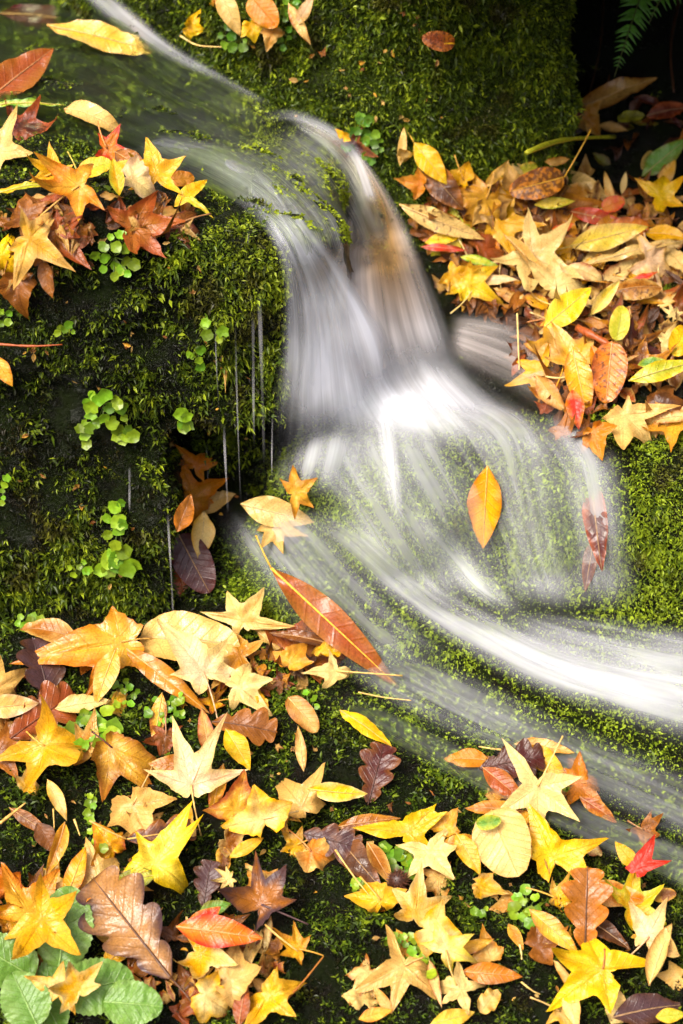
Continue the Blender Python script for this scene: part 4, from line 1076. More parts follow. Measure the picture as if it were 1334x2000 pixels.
# --- in the niche
leaf('G', 385, 905, 55, 60, 'orange', 'amber', 'orange leaf deep in the niche beneath the left rock', lean=0.6)
leaf('G', 365, 965, 85, 40, 'amber', 'orange', 'amber leaf lining the niche under the left rock', lean=0.6, lift=0.02)
leaf('L', 345, 1000, 80, 70, 'chestnut', 'orange', 'brown leaf at the mouth of the niche', w=0.25, lean=0.6)
leaf('L', 425, 985, 90, 20, 'beige', 'tan', 'tan leaf behind the trickles in the niche', w=0.25, lean=0.5)
leaf('L', 345, 1130, 120, -80, 'rust', 'maroon', 'rust-red leaf hanging beside the wine-dark leaf', w=0.2, lean=0.7, lift=0.012)
leaf('R', 392, 1115, 130, -62, 'purple', 'maroon', 'wine-dark oval leaf hanging below the niche', w=0.3, lean=0.75, lift=0.03)
leaf('L', 357, 1048, 95, -97, 'cream', 'gold', 'cream pointed leaf hanging tip down in the niche', w=0.26, lean=0.8, lift=0.045)
# --- the bank in front: far edge along the water
leaf('R', 375, 1265, 200, -5, 'straw', 'tan', 'broad straw-coloured leaf under shallow water below the niche', w=0.26, lean=0.5)
leaf('G', 478, 1232, 82, 95, 'peach', 'cream', 'pale orange leaf with two cream points up at the water edge', lean=0.65, lift=0.034, vary=False,
     lobes=[(28, 0.85, 0.2), (-42, 1.05, 0.2), (75, 1.0, 0.12), (-100, 1.25, 0.14), (150, 0.5, 0.2)])
leaf('G', 560, 1290, 120, 0, 'chestnut', 'rust', 'wet chestnut leaf heap at the water edge', lean=0.4, rough=0.1)
leaf('G', 470, 1290, 90, 160, 'amber', 'tan', 'amber leaf under the chestnut heap at the water edge', lean=0.4, rough=0.1)
leaf('G', 470, 1365, 88, 15, 'beige', 'cream', 'cream-tan leaf with a crumpled hem in front of the water heap', lean=0.6, lift=0.03)
leaf('T', 555, 1325, 58, 60, 'gold', 'amber', 'small golden leaf standing amid the water edge heap', lean=0.7, lift=0.036)
leaf('T', 650, 1305, 55, 80, 'yellow', 'gold', 'yellow rolled leaf at the end of the water edge heap', lean=0.7, lift=0.036)
leaf('G', 660, 1345, 55, -120, 'cream', 'beige', 'cream leaf below the yellow rolled leaf, with long stalks', lean=0.6, lift=0.034, stem=120, sang=-8, sc='straw')
leaf('L', 590, 1255, 130, 170, 'brown', 'umber', 'dark brown curled strip on top of the water edge heap', w=0.1, lean=0.5, bend=0.8, lift=0.03)
leaf('L', 335, 1340, 215, -38, 'amber', 'chestnut', 'long amber-brown leaf edge slanting beneath the pinkish leaf', w=0.1, lean=0.6, lift=0.022)
leaf('G', 400, 1340, 115, 127, 'pink', 'cream', 'large pinkish leaf with one long point up beside the rock foot', lean=0.7, lift=0.04, vary=False, spots=0.1,
     lobes=[(0, 1.25, 0.24), (-75, 0.62, 0.22), (55, 0.5, 0.16), (-130, 0.65, 0.22), (128, 0.5, 0.2)], stem=130, sang=-70)
leaf('L', 105, 1258, 120, 170, 'chestnut', 'tan', 'brown curled leaf behind the great golden leaf', w=0.2, lean=0.6, lift=0.024, bend=0.9)
leaf('O', 80, 1325, 150, 105, 'purple', 'umber', 'purple-brown lobed leaf under the great golden leaf', lean=0.5, lift=0.012)
leaf('L', 170, 1393, 110, 8, 'cream', 'straw', 'pale yellow leaf tip in front of the green seedling cluster', w=0.18, lean=0.5, lift=0.02)
leaf('G', 238, 1285, 190, 188, 'gold', 'orange', 'great golden leaf with a long point by the rock foot', lean=0.6, lift=0.038, vary=False, stem=60, sang=10,
     lobes=[(0, 1.0, 0.2), (52, 0.62, 0.13), (-42, 0.3, 0.17), (-88, 0.34, 0.2), (120, 0.3, 0.1)], bend=[-0.15, -0.1, 0, 0, 0.1])
leaf('L', 212, 1345, 118, -110, 'gold', 'peach', 'golden lower lobe hanging from the great golden leaf', w=0.2, lean=0.7, lift=0.034)
leaf('G', -8, 1358, 90, 40, 'tan', 'peach', 'tan leaf beside the purple-brown lobed leaf at the bank edge', lean=0.6, lift=0.03)
leaf('L', 25, 1395, 110, 5, 'peach', 'pink', 'pale peach leaf below the tan leaf at the bank edge', w=0.22, lean=0.6, lift=0.034)
leaf('O', 85, 1420, 160, 35, 'rust', 'brown', 'rusty brown lobed leaf above the big yellow star leaf', lean=0.5, lift=0.026)
leaf('G', 5, 1490, 80, -60, 'brown', 'chestnut', 'brown leaf left of the big yellow star leaf', lean=0.5, lift=0.02)
leaf('G', 88, 1495, 112, -36, 'yellow', 'gold', 'big yellow star leaf with curling points on the bank', lean=0.7, lift=0.042, vary=False, stem=45, sang=150,
     lobes=[(0, 1.15, 0.22), (48, 1.0, 0.22), (-62, 0.9, 0.2), (110, 0.7, 0.2), (-130, 0.75, 0.2)])
leaf('L', 108, 1575, 90, -65, 'beige', 'gold', 'narrow tan point below the big yellow star leaf', w=0.16, lean=0.6, lift=0.022)
leaf('T', 265, 1585, 92, -75, 'tan', 'peach', 'tan leaf underside below the folded yellow-brown leaf', lean=0.65, lift=0.02, stem=80, sang=55)
leaf('G', 222, 1478, 125, -45, 'gold', 'chestnut', 'folded yellow-brown leaf right of the big yellow star leaf', lean=0.7, lift=0.04, fold=0.4, vary=False, stem=50, sang=140, sc='maroon',
     lobes=[(0, 0.95, 0.22), (22, 1.05, 0.2), (-55, 0.85, 0.2), (-100, 0.4, 0.2)])
leaf('L', 350, 1520, 110, 175, 'chestnut', 'tan', 'brown lobe behind the pinkish white star leaf', w=0.22, lean=0.6, lift=0.03)
leaf('G', 390, 1560, 112, 92, 'pink', 'cream', 'pinkish white star leaf with its stalk pointing down', lean=0.75, lift=0.046, spots=0.1, vary=False, stem=100, sang=-85, sc='straw',
     lobes=[(14, 1.15, 0.18), (-30, 1.15, 0.16), (-78, 0.95, 0.18), (70, 0.75, 0.16)])
leaf('L', 465, 1485, 95, -60, 'bright', 'yellow', 'narrow yellow leaf on moss right of the pinkish white star', w=0.24, lean=0.6, lift=0.024)
leaf('O', 480, 1432, 130, -10, 'brown', 'chestnut', 'wet brown shiny leaf under the cream-tan crumpled leaf', lean=0.5, lift=0.018)
leaf('R', 588, 1412, 90, -50, 'tan', 'chestnut', 'wet tan leaf cupped in the trickling water', w=0.26, lean=0.6, lift=0.02)
leaf('L', 712, 1445, 128, -36, 'yellow', 'bright', 'banana-shaped yellow leaf on the dark wet moss', w=0.14, lean=0.6, lift=0.026, spots=0.15, bend=0.5)
leaf('O', 735, 1520, 125, 75, 'maroon', 'brown', 'dark wine-brown leaf sunk in the shallow water', lean=0.4, lift=0.01)
leaf('G', 585, 1590, 100, 130, 'peach', 'tan', 'speckled peach leaf with a yellow lobe on the bank', lean=0.7, lift=0.034, vary=False, spots=0.4,
     lobes=[(0, 1.1, 0.24), (-68, 0.95, 0.2), (70, 0.45, 0.2), (-115, 0.5, 0.22)])
leaf('L', 665, 1562, 118, -5, 'bright', 'cream', 'bright yellow lobe over the speckled peach leaf', w=0.17, lean=0.7, lift=0.04)
leaf('T', 508, 1618, 92, 105, 'cream', 'yellow', 'broad creamy yellow leaf with a rolled hem, middle of the bank', lean=0.7, lift=0.042, spots=0.12, vary=False,
     lobes=[(5, 0.72, 0.32), (-72, 0.7, 0.34), (90, 1.05, 0.26), (180, 0.55, 0.3)], stem=70, sang=10)
leaf('L', 475, 1672, 80, 30, 'gold', 'yellow', 'rolled golden hem beneath the broad creamy yellow leaf', w=0.16, lean=0.6, lift=0.03, bend=1.0)
leaf('O', 320, 1640, 140, 8, 'purple', 'chestnut', 'folded mauve-brown leaf above the yellow-green star', lean=0.6, lift=0.022, w=0.26, stem=80, sang=160, sc='tan')
leaf('T', 610, 1680, 70, -20, 'orange', 'peach', 'small orange leaf with a long stalk on the bank moss', lean=0.65, lift=0.026, stem=60, sang=130)
leaf('O', 650, 1650, 120, -15, 'purple', 'brown', 'crumpled purplish brown leaf under the yellow three-lobed leaf', lean=0.5, lift=0.016)
leaf('L', 720, 1618, 130, 8, 'chestnut', 'amber', 'brown strip behind the yellow three-lobed leaf', w=0.12, lean=0.5, lift=0.02)
leaf('L', 700, 1690, 150, -50, 'umber', 'brown', 'dark bark-like leaf strip beside the spiky seed ball', w=0.17, lean=0.5, lift=0.014)
leaf('L', 735, 1700, 100, -60, 'chestnut', 'tan', 'curled chestnut leaf touching the spiky seed ball', w=0.22, lean=0.6, lift=0.022, fold=0.7)
leaf('G', 795, 1640, 85, 45, 'yellow', 'bright', 'yellow three-lobed leaf above the spiky seed ball', lean=0.65, lift=0.034, vary=False,
     lobes=[(0, 0.85, 0.26), (130, 1.1, 0.2), (-85, 0.7, 0.2), (-20, 0.95, 0.18)])
leaf('T', 870, 1630, 55, 60, 'gold', 'amber', 'golden cupped lobe beside the yellow three-lobed leaf', lean=0.7, lift=0.036)
leaf('G', 840, 1675, 82, -68, 'beige', 'cream', 'creamy tan leaf with drooping points over the seedlings', lean=0.7, lift=0.042, spots=0.3)
leaf('L', 915, 1690, 95, -60, 'gold', 'yellow', 'golden lobe between the creamy tan leaf and the round tan leaf', w=0.22, lean=0.65, lift=0.03)
leaf('L', 905, 1660, 90, 10, 'amber', 'gold', 'amber strip joining the round tan leaf from behind', w=0.15, lean=0.6, lift=0.024)
# --- the heap at the water on the right
leaf('L', 905, 1497, 90, 178, 'amber', 'orange', 'orange wet leaf point at the back of the water-side heap', w=0.24, lean=0.5, lift=0.016)
leaf('O', 995, 1510, 130, 10, 'maroon', 'umber', 'glossy dark red-brown leaf behind the pale star leaf', lean=0.5, lift=0.024)
leaf('L', 985, 1545, 110, -40, 'rust', 'chestnut', 'russet curled leaf beneath the pale star leaf', w=0.2, lean=0.5, lift=0.016)
leaf('L', 1062, 1482, 120, -8, 'peach', 'amber', 'peach leaf at the back of the water-side heap', w=0.14, lean=0.5, lift=0.022)
leaf('L', 1065, 1505, 100, -35, 'yellow', 'gold', 'yellow leaf lobe behind the stalk of the pale star leaf', w=0.24, lean=0.55, lift=0.024)
leaf('G', 1125, 1550, 85, 10, 'orange', 'chestnut', 'orange-brown leaf right of the pale star leaf', lean=0.55, lift=0.02)
leaf('L', 1165, 1590, 90, -35, 'rust', 'amber', 'russet leaf tip pointing to the water right of the pale star', w=0.18, lean=0.5, lift=0.014)
leaf('L', 965, 1595, 115, 178, 'chestnut', 'amber', 'brown leaf tip left of the pale star leaf', w=0.16, lean=0.5, lift=0.014)
leaf('G', 1075, 1690, 108, 112, 'bright', 'yellow', 'large yellow leaf below the pale star leaf', lean=0.7, lift=0.032, vary=False,
     lobes=[(0, 1.0, 0.22), (-92, 1.0, 0.22), (-140, 0.95, 0.26), (52, 0.5, 0.18), (175, 0.7, 0.28)], spots=0.35)
leaf('G', 1052, 1575, 98, -92, 'cream', 'cream', 'pale cream star leaf with its stalk raised, on the water-side heap', lean=0.75, lift=0.048, vary=False, spots=0.05, rough=0.03,
     lobes=[(0, 0.85, 0.24), (55, 0.95, 0.22), (-52, 1.05, 0.2), (108, 0.8, 0.2), (-140, 1.05, 0.17)], stem=110, sang=64, sc='straw', bend=0.05)
leaf('R', 985, 1672, 140, -68, 'beige', 'tan', 'round tan leaf with a green spot, stalk pointing down', w=0.42, lean=0.75, lift=0.04, bend=0.3, stem=120, sang=-86, sc='tan', spots=0.3)
leaf('R', 950, 1640, 50, 10, 'green', 'lime', 'green leaf scrap stuck on the round tan leaf', w=0.3, lean=0.75, lift=0.062)
leaf('L', 1212, 1685, 68, 130, 'yellow', 'gold', 'small yellow leaf paired with the bright red leaf', w=0.24, lean=0.7, lift=0.03, stem=60, sang=20)
leaf('G', 1245, 1722, 72, 62, 'red', 'red', 'bright red two-pointed leaf near the stream', lean=0.75, lift=0.066, vary=False, spots=0.05,
     lobes=[(-2, 1.0, 0.21), (-52, 0.95, 0.13), (120, 0.3, 0.2)])
leaf('L', 1190, 1765, 130, -10, 'orange', 'peach', 'orange leaf behind the orange-brown oak leaf', w=0.2, lean=0.6, lift=0.02)
leaf('G', 1225, 1790, 80, 20, 'yellow', 'lime', 'yellow leaf right of the orange-brown oak leaf', lean=0.6, lift=0.022)
leaf('L', 1180, 1830, 120, -35, 'umber', 'brown', 'dark rolled leaf under the pinkish dried leaf', w=0.16, lean=0.5, lift=0.012)
leaf('L', 1085, 1830, 130, -42, 'gold', 'chestnut', 'golden brown curved leaf left of the oak leaf', w=0.17, lean=0.6, lift=0.022)
leaf('O', 1130, 1800, 165, 88, 'chestnut', 'orange', 'orange-brown oak leaf standing upright on the bank', lean=0.8, lift=0.046, w=0.34, stem=40, sang=-75, sc='umber', spots=0.2)
leaf('G', 1255, 1855, 92, 65, 'pink', 'beige', 'pinkish dried leaf with two points up at the bank edge', lean=0.75, lift=0.04, vary=False, stem=60, sang=-130,
     lobes=[(0, 0.85, 0.2), (55, 0.9, 0.18), (-95, 0.85, 0.3), (-160, 0.6, 0.25)])
leaf('L', 1300, 1890, 130, 70, 'beige', 'tan', 'dried brown-veined leaf beside the pinkish dried leaf', w=0.25, lean=0.65, lift=0.036, roll=0.8)
leaf('L', 1265, 1985, 140, 10, 'purple', 'umber', 'dark wet leaf lying flat at the bottom bank edge', w=0.22, lean=0.5, lift=0.01)
leaf('G', 1165, 1920, 122, 160, 'yellow', 'bright', 'largest yellow star leaf at the bottom of the bank', lean=0.72, lift=0.046, vary=False, stem=40, sang=75, sc='chestnut',
     lobes=[(0, 1.1, 0.2), (-52, 0.85, 0.2), (58, 1.05, 0.24), (-150, 0.85, 0.26), (115, 0.75, 0.22)], spots=0.3)
leaf('L', 1125, 1985, 80, -75, 'beige', 'peach', 'cream leaf below the largest yellow star leaf', w=0.22, lean=0.6, lift=0.03)
# --- the bank's near left corner
leaf('L', 90, 1645, 70, -60, 'brown', 'umber', 'brown withered leaf above the amber curl', w=0.3, lean=0.5, lift=0.014)
leaf('L', 108, 1672, 115, -110, 'amber', 'gold', 'amber curl of a leaf on the bank moss', w=0.16, lean=0.65, lift=0.024, bend=1.0, fold=0.6)
leaf('T', 15, 1740, 60, 120, 'orange', 'rust', 'orange leaf at the edge above the yellow heap', lean=0.6, lift=0.016)
leaf('G', 205, 1745, 110, 125, 'beige', 'peach', 'tan crinkled leaf left of the yellow-green star', lean=0.65, lift=0.02, rough=0.08)
leaf('G', 316, 1718, 112, 60, 'lemon', 'bright', 'yellow-green star leaf with a folded olive base', lean=0.72, lift=0.044, vary=False,
     lobes=[(0, 1.15, 0.2), (-20, 1.1, 0.16), (-95, 0.95, 0.24), (145, 0.85, 0.24), (60, 0.6, 0.16)], spots=0.1)
leaf('L', 268, 1738, 90, 190, 'lime', 'olive', 'olive-yellow folded lobe of the star leaf heap', w=0.24, lean=0.6, lift=0.044)
leaf('O', 405, 1735, 95, 80, 'purple', 'umber', 'dark purple leaf behind the tiny cream maple leaf', lean=0.5, lift=0.018)
leaf('M', 455, 1745, 48, 200, 'cream', 'straw', 'tiny cream maple leaf on the dark purple leaf', lean=0.7, lift=0.04, spots=0.05)
leaf('L', 420, 1790, 70, 20, 'green', 'olive', 'green leaf tip beneath the spotted brown leaf', w=0.25, lean=0.6, lift=0.016)
leaf('G', 505, 1800, 98, 55, 'chestnut', 'purple', 'spotted brown leaf with a long dark stalk, mid bank', lean=0.72, lift=0.036, vary=False, spots=0.5, stem=100, sang=-22, sc='purple',
     lobes=[(0, 0.85, 0.26), (45, 1.1, 0.14), (-50, 0.8, 0.16), (110, 0.95, 0.24), (-160, 0.6, 0.2)])
leaf('L', 435, 1850, 170, -8, 'orange', 'red', 'orange leaf with a red tip right of the brown oak leaf', w=0.19, lean=0.65, lift=0.056, spots=0.05)
leaf('L', 400, 1820, 90, 40, 'red', 'orange', 'red-tinged lobe behind the red-tipped orange leaf', w=0.25, lean=0.65, lift=0.026)
leaf('G', 395, 1885, 90, -20, 'yellow', 'cream', 'yellow leaf below the red-tipped orange leaf', lean=0.65, lift=0.03)
leaf('T', 455, 1925, 95, 10, 'beige', 'peach', 'rumpled beige leaf in the bottom heap', lean=0.65, lift=0.036, rough=0.14)
leaf('G', 520, 1965, 95, -40, 'yellow', 'gold', 'yellow crumpled leaf at the end of the bottom heap', lean=0.65, lift=0.034, rough=0.14)
leaf('T', 395, 1965, 85, -20, 'cream', 'yellow', 'creamy yellow leaf in the bottom heap', lean=0.65, lift=0.036, rough=0.1)
leaf('L', 470, 1975, 90, 80, 'rust', 'brown', 'rust-coloured strip between the bottom heap leaves', w=0.2, lean=0.6, lift=0.03)
leaf('O', 285, 1845, 245, 128, (0.42, 0.20, 0.055), 'purple', 'large brown oak leaf with a dark midrib', lean=0.75, lift=0.05, w=0.34, stem=70, sang=-45, sc='umber', bend=0.2, spots=0.3)
leaf('G', 40, 1800, 120, 60, 'gold', 'orange', 'golden crumpled leaf in the left corner heap', lean=0.65, lift=0.034, rough=0.12)
leaf('G', 70, 1860, 120, -40, 'yellow', 'gold', 'deep yellow leaf resting on the green plant', lean=0.7, lift=0.088, rough=0.08, spots=0.4)
leaf('L', 155, 1730, 110, 70, 'yellow', 'orange', 'yellow narrow leaf rising from the left corner heap', w=0.18, lean=0.65, lift=0.036)
leaf('L', 215, 1760, 90, 55, 'gold', 'peach', 'gold strip between the corner heap and the tan crinkled leaf', w=0.16, lean=0.65, lift=0.03)
leaf('G', 130, 1985, 80, 80, 'beige', 'gold', 'tan pointed leaf in front of the green plant', lean=0.75, lift=0.075)
leaf('G', 190, 1965, 85, 115, 'yellow', 'cream', 'yellow star leaf lying on the green plant', lean=0.75, lift=0.08)
# --- the bank's near right half
leaf('T', 735, 1780, 75, 105, 'yellow', 'gold', 'yellow folded leaf left of the creamy heap', lean=0.7, lift=0.026, stem=60, sang=130)
leaf('G', 800, 1800, 85, 80, 'gold', 'beige', 'golden tan leaf with thin lobes below the seed ball', lean=0.7, lift=0.03)
leaf('T', 838, 1835, 85, -20, 'cream', 'yellow', 'cream-yellow puckered leaf above the white star leaf', lean=0.7, lift=0.034, rough=0.1)
leaf('L', 955, 1915, 120, -5, 'orange', 'chestnut', 'orange leaf point behind the white star leaf', w=0.18, lean=0.65, lift=0.022)
leaf('L', 925, 1860, 80, 20, 'gold', 'chestnut', 'golden brown tip right of the cream-yellow puckered leaf', w=0.16, lean=0.6, lift=0.022)
leaf('G', 878, 1898, 78, 35, 'cream', 'lemon', 'whitish star leaf above the tan five-pointed leaf', lean=0.75, lift=0.044, spots=0.05, stem=70, sang=-80, sc='tan')
leaf('G', 788, 1925, 98, -100, 'peach', 'tan', 'tan five-pointed star leaf spread flat at the bottom', lean=0.78, lift=0.036, vary=False, spots=0.15,
     lobes=[(-52, 1.1, 0.19), (-5, 0.95, 0.2), (58, 1.02, 0.18), (100, 0.72, 0.16), (-150, 0.9, 0.17)], stem=40, sang=30)
leaf('L', 735, 1995, 70, 15, 'gold', 'orange', 'small golden leaf under the tan five-pointed star', w=0.2, lean=0.6, lift=0.016)
leaf('L', 880, 1998, 90, 15, 'lemon', 'gold', 'yellow leaf tip right of the tan five-pointed star', w=0.2, lean=0.6, lift=0.016)
leaf('L', 1008, 1838, 60, -60, 'amber', 'gold', 'amber leaf tip on dark moss left of the oak leaf', w=0.2, lean=0.6, lift=0.016)
leaf('L', 1310, 1995, 60, 5, 'lime', 'yellow', 'small lime leaf in the bottom bank corner', w=0.25, lean=0.6, lift=0.02)
leaf('T', 20, 1800, 60, 170, 'yellow', 'amber', 'yellow piece behind the golden crumpled leaf in the corner', lean=0.6, lift=0.02)
# ------------------------------------------------------------------ loose litter under the leaves of the shelf and the heaps
def litter(name, spots, n, seed, size=(28, 60), cols=('brown', 'umber', 'chestnut', 'rust', 'amber', 'tan'), wts=None):
    """Broken wet leaf scraps nobody could count, joined into one mesh; spots: (px, py, rx, ry) ellipses in which they lie."""
    rs = np.random.RandomState(seed)
    VV, FF, CA, CB, LP, PR, UVs, b = [], [], [], [], [], [], [], 0
    ar = np.array([s[2] * s[3] for s in spots], float); ar /= ar.sum()
    for i in range(n):
        s = spots[rs.choice(len(spots), p=ar)]
        a, r = rs.rand() * 2 * math.pi, math.sqrt(rs.rand())
        px, py = s[0] + s[2] * r * math.cos(a), s[1] + s[3] * r * math.sin(a)
        if rs.rand() < 0.55:
            V, T, UV, ve, ri = strip_leaf(rs, lance(rs.uniform(0.12, 0.3)), nt=9, bend=rs.normal(0.4, 0.7), fold=rs.uniform(0.1, 0.6), rough=0.08)
        else:
            V, T, UV, ve, ri = star_leaf(rs, [(rs.uniform(-0.3, 0.3), 1, 0.24), (1.1, rs.uniform(0.5, 0.9), 0.22), (-1.1, rs.uniform(0.4, 0.9), 0.22), (2.4, 0.4, 0.2)], nring=3, na=26, rough=0.12)
        p, n0, tx, ty, tz, f = frame_at(px, py, rs.rand() * 6.28, rs.uniform(0.05, 0.35), 0.22, rs)
        k = depth_of(p) / FPX * rs.uniform(*size)
        P = p + n0 * rs.uniform(0.002, 0.012) + (V[:, :1] * tx + V[:, 1:2] * ty + V[:, 2:] * tz) * k
        c1 = colour(cols[rs.choice(len(cols), p=wts)]) * rs.uniform(0.6, 1.1); c2 = colour(cols[rs.choice(len(cols), p=wts)]) * rs.uniform(0.5, 1.0)
        m = len(P); one = np.ones((m, 1))
        VV.append(P); FF.append(T + b); b += m
        CA.append(np.concatenate([np.tile(c1, (m, 1)), one], 1)); CB.append(np.concatenate([np.tile(c2, (m, 1)), one], 1))
        LP.append(np.concatenate([V[:, :2], np.full((m, 1), rs.rand() * 40), one], 1)); UVs.append(UV)
        PR.append(np.concatenate([ve[:, None], np.full((m, 1), 0.45), ri[:, None], one], 1))
    o = mesh_from(name, np.concatenate(VV), np.concatenate(FF), M_LEAF, attrs={'ca': np.concatenate(CA), 'cb': np.concatenate(CB), 'lp': np.concatenate(LP), 'pr': np.concatenate(PR)},
                  uv=np.concatenate(UVs))
    o['kind'] = 'stuff'
    return o
litter('leaf_litter', [(1080, 430, 280, 80), (1120, 560, 240, 90), (1180, 700, 180, 90), (930, 520, 80, 80), (1120, 800, 60, 60)], 620, 5,
       wts=[0.28, 0.24, 0.18, 0.12, 0.08, 0.10])
litter('leaf_litter', [(190, 430, 200, 40), (50, 510, 60, 35)], 90, 6)
litter('leaf_litter', [(500, 1310, 150, 45), (60, 1390, 80, 70), (1040, 1530, 110, 45), (400, 1900, 160, 90), (60, 1790, 80, 70)], 170, 7)
litter('leaf_litter', [(1210, 260, 120, 70)], 16, 8, cols=('umber', 'maroon', 'brown', 'purple', 'umber', 'olive'))  # darker scrap colours put the hollow's shade into the litter
litter('leaf_crumbs', [(330, 1600, 340, 330), (980, 1750, 340, 240), (250, 800, 250, 350), (700, 130, 250, 130)], 230, 9, size=(7, 20), cols=('straw', 'brown', 'chestnut', 'tan', 'gold'))

# ------------------------------------------------------------------ more single leaves of the heaps, told apart by what they lie beside
REFS = [(1040, 372, 'the spotted orange oval leaf'), (1130, 378, 'the long pale speckled leaf'), (930, 390, 'the large folded gold leaf'), (1188, 503, 'the pale lemon lance leaf'),
        (1118, 628, 'the lemon-yellow oval leaf'), (1193, 780, 'the upright spotted red-orange leaf'), (1240, 598, 'the hairy cup-shaped leaf'), (1268, 545, 'the pinkish cream leaf'),
        (1040, 540, 'the big curled cream-tan leaf'), (885, 480, 'the pale yellow-green leaf'), (865, 432, 'the long beige speckled leaf'), (1290, 412, 'the bright yellow leaf at the hollow'),
        (1192, 425, 'the red-orange round leaf'), (905, 570, 'the yellow leaves at the foot of the fall'), (1292, 766, 'the yellow-green spear leaf'), (1295, 680, 'the small beige many-pointed leaf'),
        (1090, 715, 'the peach-gold leaf by the spray'), (1000, 478, 'the flat long-pointed beige leaf'), (1060, 410, 'the lemon strip'), (1212, 850, 'the tan star draped over the brink')]
CNAME = dict(yellow='yellow', gold='golden', orange='orange', amber='amber', tan='tan', beige='beige', cream='cream', brown='brown', chestnut='chestnut', rust='rust-red', straw='straw-coloured', peach='peach', pink='pinkish', umber='dark brown')
USED = set()
def filler(n, area, seed, size, cols, lift=(0.012, 0.030), flat=False):
    rs = np.random.RandomState(seed)
    for i in range(n):
        for tr in range(60):
            px, py = rs.uniform(area[0], area[2]), rs.uniform(area[1], area[3])
            if area[4](px, py): break
        rx, ry, rn = min(REFS, key=lambda q: (q[0] - px) ** 2 + ((q[1] - py) * 1.5) ** 2)
        dx, dy = px - rx, (py - ry) * 1.4
        rel = ('to the right of' if dx > 0 else 'to the left of') if abs(dx) > abs(dy) else ('below' if dy > 0 else 'above')
        if math.hypot(dx, dy) < 26: rel = 'half under'
        for tr in range(40):
            c = cols[rs.randint(len(cols))]
            kind = rs.choice(['G', 'L', 'T', 'L', 'L', 'R'] if flat else ['G', 'L', 'T', 'L', 'G', 'R'])
            st = rs.choice(['curled', 'flat', 'crumpled', 'narrow' if kind == 'L' else 'torn'])
            lab = '%s %s %s %s %s' % (st, CNAME[c], dict(G='star-shaped leaf', L='slender leaf', T='leaf piece', R='oval leaf')[kind], rel, rn)
            if lab not in USED: break
        USED.add(lab)
        c2 = ['chestnut', 'tan', 'gold', 'amber', 'beige', 'rust'][rs.randint(6)]
        sz = rs.uniform(*size) * (1.2 if kind == 'L' else 0.8)
        leaf(kind, px, py, sz, rs.uniform(0, 360), c, c2, lab, lean=rs.uniform(0.1, 0.45) if flat else rs.uniform(0.3, 0.65), lift=rs.uniform(*lift), w=rs.uniform(0.1, 0.2) if kind == 'L' else 0.3, spots=rs.uniform(0.1, 0.55),
             bend=(rs.normal(0.7, 0.5) if kind in 'LR' else 0.35) if st == 'curled' else None, rough=0.15 if st in ('crumpled', 'torn') else None,
             stem=rs.uniform(30, 70) if kind == 'G' and rs.rand() < 0.5 else None)
def more(n, area, seed, size, cols, refs, **k):
    global REFS
    keep, REFS = REFS, refs
    filler(n, area, seed, size, cols, **k)
    REFS = keep
onshelf = lambda x, y: y > 345 + max(0, (x - 1000)) * 0.12 and y < 400 + (x - 830) * 1.15 and y < 850 and x > 800 + max(0, (y - 420)) * 0.42
filler(66, (800, 350, 1334, 850, onshelf), 15, (46, 92), ['yellow', 'gold', 'amber', 'tan', 'beige', 'cream', 'brown', 'chestnut', 'straw', 'straw', 'umber', 'yellow', 'cream', 'beige', 'brown', 'orange'], lift=(0.008, 0.022), flat=True)

BANK = [(90, 1495, 'the big yellow star leaf'), (245, 1285, 'the great golden leaf'), (400, 1350, 'the large pinkish leaf by the rock foot'), (395, 1560, 'the pinkish white star'),
        (500, 1620, 'the broad creamy yellow leaf'), (316, 1718, 'the yellow-green star'), (285, 1845, 'the large brown oak leaf'), (440, 1850, 'the red-tipped orange leaf'),
        (510, 1800, 'the spotted brown leaf'), (585, 1590, 'the speckled peach leaf'), (560, 1300, 'the water edge heap'), (40, 1800, 'the golden crumpled corner leaf')]
BANK2 = [(774, 1745, 'the spiky seed ball'), (985, 1672, 'the round tan leaf'), (1052, 1575, 'the pale cream star'), (1075, 1690, 'the large yellow leaf'), (1245, 1722, 'the bright red leaf'),
         (1130, 1800, 'the orange-brown oak leaf'), (1165, 1920, 'the largest yellow star'), (878, 1898, 'the whitish star leaf'), (788, 1925, 'the tan five-pointed star'), (1255, 1855, 'the pinkish dried leaf')]
nearto = lambda refs, r: (lambda x, y: min(math.hypot(x - q[0], y - q[1]) for q in refs) < r and min(math.hypot(x - q[0], y - q[1]) for q in PLACED) > 34)
more(34, (0, 1270, 620, 1990, nearto(BANK, 120)), 31, (55, 95), ['gold', 'yellow', 'cream', 'amber', 'straw', 'brown', 'chestnut', 'beige', 'yellow'], BANK, lift=(0.006, 0.014))
more(24, (680, 1490, 1334, 1995, nearto(BANK2, 105)), 32, (55, 95), ['gold', 'yellow', 'cream', 'amber', 'straw', 'brown', 'chestnut', 'beige', 'yellow'], BANK2, lift=(0.006, 0.014))

